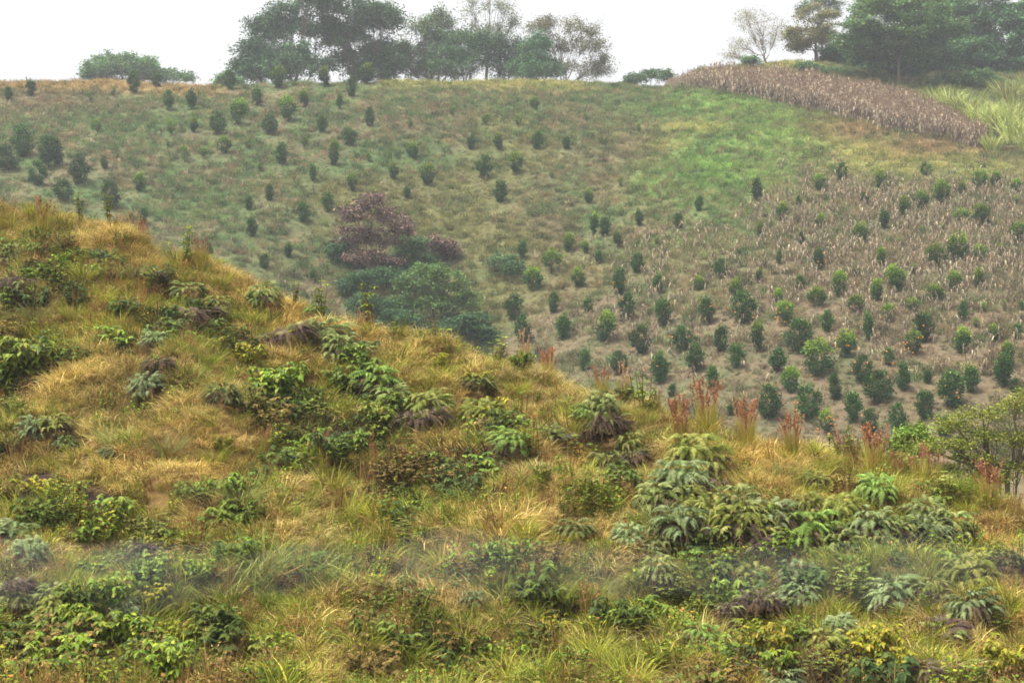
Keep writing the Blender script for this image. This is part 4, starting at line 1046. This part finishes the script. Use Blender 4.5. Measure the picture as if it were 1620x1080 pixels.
for i, (x, y, w_, k) in enumerate(tl):
    P = pick(x, y + w_ * .3, 'n'); occupy(P, w_ * P[1] / F * .5)
    pool = TU[k]
    place('grass_tussock', pool[RNG.integers(0, len(pool))], P - np.array([0, 0, .03]), RNG.uniform(0, 6.28), w_ * P[1] / F / .95, lab[i], 'grass tussock', 'grass tussocks on the near slope')

# ------------------------------------------------------------------ acacia beyond the near ridge at the right edge
tree_at('acacia_tree', 'flat-layered yellow-green acacia with thin dark branches at the right edge', 'tree', None, 1600, 0, 36,
        [(1600, 640, 46, 12), (1550, 655, 40, 8), (1635, 625, 30, 12), (1510, 672, 28, 7), (1560, 690, 46, 8), (1500, 700, 34, 6), (1610, 690, 44, 12), (1465, 708, 24, 6), (1540, 725, 34, 9), (1600, 735, 40, 14), (1560, 755, 30, 8), (1640, 700, 40, 20), (1510, 742, 24, 8)],
        seed=61, leafc=[lin(124, 142, 50), lin(106, 128, 46), lin(146, 154, 60)], leaf=.07, per=30, puff=.28, flat=.4, tips=15, fork=.72, trunk_r=.08, bark=lin(104, 94, 80), wide=.55, shell=.2)
tree_at('round_shrub', 'small round green shrub beside the left tip of the acacia', 'shrub', None, 1448, 0, 40,
        [(1445, 690, 16, 12), (1460, 702, 14, 8), (1435, 704, 12, 8)], seed=62, leafc=[lin(96, 124, 48), lin(112, 136, 54)], leaf=.1, per=110, puff=.2, flat=.6, tips=14, fork=.4, trunk_r=.06, wide=.55)

# tangled undergrowth: low leafy clumps and dark dead tangles that run into one another
def dead_tangle(seed):
    g = np.random.default_rng(seed); m = MB()
    for q, z in ((26, .1), (18, .3)):
        a = g.uniform(0, 6.28, q)
    blades(m, g, 90, .3, .55, .5, .9, .014, [lin(84, 66, 54), lin(64, 52, 48), lin(110, 86, 62)], hj=.5)
    blades(m, g, 40, .3, .5, .8, .5, .02, [lin(58, 48, 46), lin(76, 60, 52)], hj=.5)
    return m.mesh('dead_tangle', M_GRASS)
UCOL = [[lin(92, 108, 44), lin(112, 124, 52), lin(78, 92, 42)], [lin(124, 126, 56), lin(104, 110, 48), lin(140, 132, 66)], [lin(80, 100, 50), lin(66, 84, 44), lin(96, 112, 58)],
        [lin(132, 110, 58), lin(108, 92, 50), lin(146, 126, 66)], [lin(118, 140, 56), lin(136, 150, 62), lin(98, 122, 48)]]
UND = [shrub_proto(700 + i, 22, .5, .42, .075, .04, UCOL[i], per=9, whorls=4, droop=.6, one=True) for i in range(5)] + \
      [shrub_proto(710 + i, 16, .45, .35, .12, .055, UCOL[[0, 4, 2][i]], per=7, whorls=3, droop=.8, one=True) for i in range(3)] + [dead_tangle(720 + i) for i in range(3)]
X, Y, Z = scatter_fg(9000)
st, gr, ba = fg_fields(X, Y, Z)
un = fbm(X / 1.5 + 9, Y / 1.5, 311, 3)
pr_ = sstep(-.05, .6, un + .35 * gr - .45 * np.clip(st, -.5, 1) + .1)
ok = (RNG.uniform(0, 1, len(X)) < pr_ * .62) & (ba < .3)
X, Y, Z, un = X[ok], Y[ok], Z[ok], un[ok]; n = len(X)
mix = fbm(X / 1.2, Y / 1.2, 333, 2) * 1.2 + RNG.normal(0, .25, n)
idx = np.clip(((mix + 1) * 5.5).astype(int), 0, 10)
br = .88 + RNG.normal(0, .14, n)
mass('undergrowth', 'tangle of low olive leafy clumps and dark dead stems over the near slope', 'undergrowth', np.stack([X, Y, Z - .05], 1), RNG.uniform(0, 6.28, n),
     RNG.normal(0, .15, (n, 2)), RNG.uniform(.5, 1.15, n), idx, np.clip(np.stack([br, br, br], 1), .3, 1.5), UND)

# far hill: weeds and dry grass, white base colours tinted per tuft
def proto_far(seed, h, droop, cols, n=34, rad=.5):
    g = np.random.default_rng(seed); m = MB()
    blades(m, g, n, rad, h, 0.4, droop, 0.055, cols, K=3, hj=.5)
    k = n
    a = g.uniform(0, 6.28, k); r = rad * np.sqrt(g.uniform(0, 1, k))
    P = np.stack([r * np.cos(a), r * np.sin(a), g.uniform(.02, h * .7, k)], 1)
    D = unit(g.normal(size=(k, 3))) * g.uniform(.1, .2, (k, 1)); W = unit(np.cross(D, g.normal(size=(k, 3)))) * .05
    m.leaves(P, D, W, pal(g, k, cols))
    return m.mesh('hill_tuft', M_GRASS)
WH = [np.array([1., 1, 1]), np.array([.8, .84, .74]), np.array([1., .93, .85]), np.array([.7, .72, .62])]
n = 85000
Y = np.sqrt(RNG.uniform(84 ** 2, 206 ** 2, n)); pxs = RNG.uniform(-260, 1880, n)
ok = Y < np.interp(pxs, COLS, dr) * 1.015
Y, pxs = Y[ok], pxs[ok]; X = (pxs - CX) / F * Y; Z = ground_z(X, Y); n = len(X)
tint = np.clip(far_color(X, Y, Z, RNG.normal(0, .45, n)) * (1 + RNG.normal(0, .32, (n, 1))), .01, 1)
py = to_px(X, Y, Z)[1]
low = sstep(440, 560, py) * sstep(820, 960, pxs)
tint = np.clip(tint * (1 + low * RNG.normal(-.05, .3, n))[:, None], .01, 1)
sc = RNG.uniform(.3, .85, n) * (1 + .1 * low)
cov = np.zeros(n)
for ox, oy, orr in OCC:
    if oy > 70: cov = np.maximum(cov, ((X - ox) ** 2 + ((Y - oy + .6) * .7) ** 2 < orr ** 2 * 1.6))
sc *= 1 - .6 * cov
big = (RNG.uniform(0, 1, n) < .05) & (cov < .5)
sc[big] = RNG.uniform(.7, 1.15, int(big.sum()))
tint[big] = tint[big] * .45 * np.array([.72, 1.0, .72]) + lin(58, 84, 44) * .4
dry = (RNG.uniform(0, 1, n) < .1) & ~big
tint[dry] = tint[dry] * .6 + lin(176, 148, 112) * .5
mass('hill_grass', 'rough green and brown grass covering the far hill', 'grass', np.stack([X, Y, Z], 1), RNG.uniform(0, 6.28, n),
     RNG.normal(0, .1, (n, 2)), sc, RNG.integers(0, 6, n), tint,
     [proto_far(500 + j, .55 + .08 * j, .25 + .1 * (j % 3), WH) for j in range(6)])

# ------------------------------------------------------------------ the grass between the plants of the near slope
X, Y, Z = scatter_fg(54000)
st, gr, ba = fg_fields(X, Y, Z)
kind_r = RNG.uniform(0, 1, len(X))
keep = RNG.uniform(0, 1, len(X)) > sstep(.25, .6, ba) * 0.97
cover = np.zeros(len(X))                          # less and shorter grass where a fern, shrub or tussock stands
for ox, oy, orr in OCC: cover = np.maximum(cover, np.exp(-(((X - ox) ** 2 + (Y - oy - .1) ** 2) / orr ** 2) ** 2))
keep &= RNG.uniform(0, 1, len(X)) > cover * .85
ps = np.exp(2.6 * st); pg = np.exp(2.6 * gr) * 0.62
pr_ = np.exp(2.2 * fbm(X / 1.1, Y / 1.1, 131, 3)) * 0.26
pw = np.exp(2.4 * fbm(X / 1.4 + 3, Y / 1.4, 151, 3)) * 0.2 * (1 + blobs(*to_px(X, Y, Z), GREEN))
tot = ps + pg + pr_ + pw
sel = np.where(kind_r < ps / tot, 0, np.where(kind_r < (ps + pg) / tot, 1, np.where(kind_r < (ps + pg + pr_) / tot, 2, 3)))
FGM = [('straw_grass', 'matted straw coloured dry grass over the near slope', 'grass', proto_straw, 5, (0.3, .66)),
       ('green_grass', 'upright yellowish green grass over the near slope', 'grass', proto_green, 5, (0.3, .7)),
       ('rust_weeds', 'thin rust brown dry weeds through the near slope', 'weeds', proto_rust, 4, (0.3, .7)),
       ('leafy_weeds', 'low leafy yellow green weeds through the near slope', 'weeds', proto_weed, 5, (0.35, .8))]
for k, (nm, lab, cat, fn, nk, (s0, s1)) in enumerate(FGM):
    ii = np.nonzero((sel == k) & keep)[0]
    n = len(ii)
    br = 0.95 + 0.34 * fbm(X[ii] / 0.9, Y[ii] / 0.9, 200 + k, 3) + RNG.normal(0, .1, n)
    hue = fbm(X[ii] / 2.5, Y[ii] / 2.5, 240 + k, 3)
    tint = np.clip(np.stack([br * (1 + .12 * hue), br, br * (1 - .2 * hue)], 1), .3, 1.6)
    mass(nm, lab, cat, np.stack([X[ii], Y[ii], Z[ii]], 1), RNG.uniform(0, 6.28, n), np.stack([RNG.normal(.1, .14, n), RNG.normal(0, .12, n)], 1),
         RNG.uniform(s0, s1, n) * np.minimum(np.exp(RNG.normal(0, .22, n)), 1.4) * (1 + .45 * fbm(X[ii] / 1.3, Y[ii] / 1.3, 270 + k, 2)) * (1 - .35 * cover[ii]), RNG.integers(0, nk, n), tint, [fn(300 + 20 * k + j) for j in range(nk)])

# ------------------------------------------------------------------ thin even-density grey volume band lying along the foot of the near slope
mi = MB()
mx_ = np.linspace(-260, 1880, 60)
mp_ = np.array([pick(x, 925 + 10 * math.sin(x / 150.), 'n') for x in mx_])
for it in range(4): mp_[1:-1] = (mp_[:-2] + 2 * mp_[1:-1] + mp_[2:]) / 4
mt = np.linspace(0, 1, 60)
mr = 1.6 * (.26 + .06 * np.sin(mx_ / 95.) + .04 * np.sin(mx_ / 37. + 1)) * np.clip(np.minimum(mt, 1 - mt) * 12, .02, 1)
ma = np.arange(20) / 20 * 2 * math.pi
mv = mp_[:, None] + np.array([0, -.8, .32]) + np.stack([0 * ma, np.cos(ma) * 1.7, np.sin(ma)], -1)[None] * mr[:, None, None]
mid = np.arange(60 * 20).reshape(60, 20)
mq = np.stack([mid[:-1], np.roll(mid, -1, 1)[:-1], np.roll(mid, -1, 1)[1:], mid[1:]], -1)
mi.add(mv, mq, [1, 1, 1])
for e in (0, 59): mi.add(mv[e], [[k, k + 1, 18 - k, 19 - k] for k in range(9)], [1, 1, 1])
mm = bpy.data.materials.new('veil'); mm.use_nodes = True
mn = mm.node_tree; mn.nodes.clear()
mo = mn.nodes.new('ShaderNodeOutputMaterial'); mp = mn.nodes.new('ShaderNodeVolumePrincipled')
mp.inputs['Color'].default_value = (0.9, 0.93, 1.0, 1); mp.inputs['Density'].default_value = 0.036
mn.links.new(mp.outputs[0], mo.inputs['Volume'])
tag(link('veil', mi.mesh('veil', mm, True)), 'faint grey veil lying low along the near slope', 'veil', kind='stuff')

# ------------------------------------------------------------------ haze over the valley
hb = MB()
x0, x1, y0, y1, zb, zt = -1150, 1150, -30, 560, float(GZ.min()) - 1, 70.0
hv = np.array([[x, y, z] for z in (zb, zt) for x, y in ((x0, y0), (x1, y0), (x1, y1), (x0, y1))])
hb.add(hv, [[0, 3, 2, 1], [4, 5, 6, 7], [0, 1, 5, 4], [1, 2, 6, 5], [2, 3, 7, 6], [3, 0, 4, 7]], [1, 1, 1])
hm_ = bpy.data.materials.new('haze'); hm_.use_nodes = True
hn = hm_.node_tree; hn.nodes.clear()
ho = hn.nodes.new('ShaderNodeOutputMaterial'); hp = hn.nodes.new('ShaderNodeVolumePrincipled')
hp.inputs['Color'].default_value = (0.92, 0.95, 1.0, 1)
hp.inputs['Density'].default_value = 0.0006
hp.inputs['Anisotropy'].default_value = 0.2
hn.links.new(hp.outputs[0], ho.inputs['Volume'])
tag(link('haze', hb.mesh('haze', hm_)), 'thin pale bluish haze filling the valley', 'haze', kind='stuff')
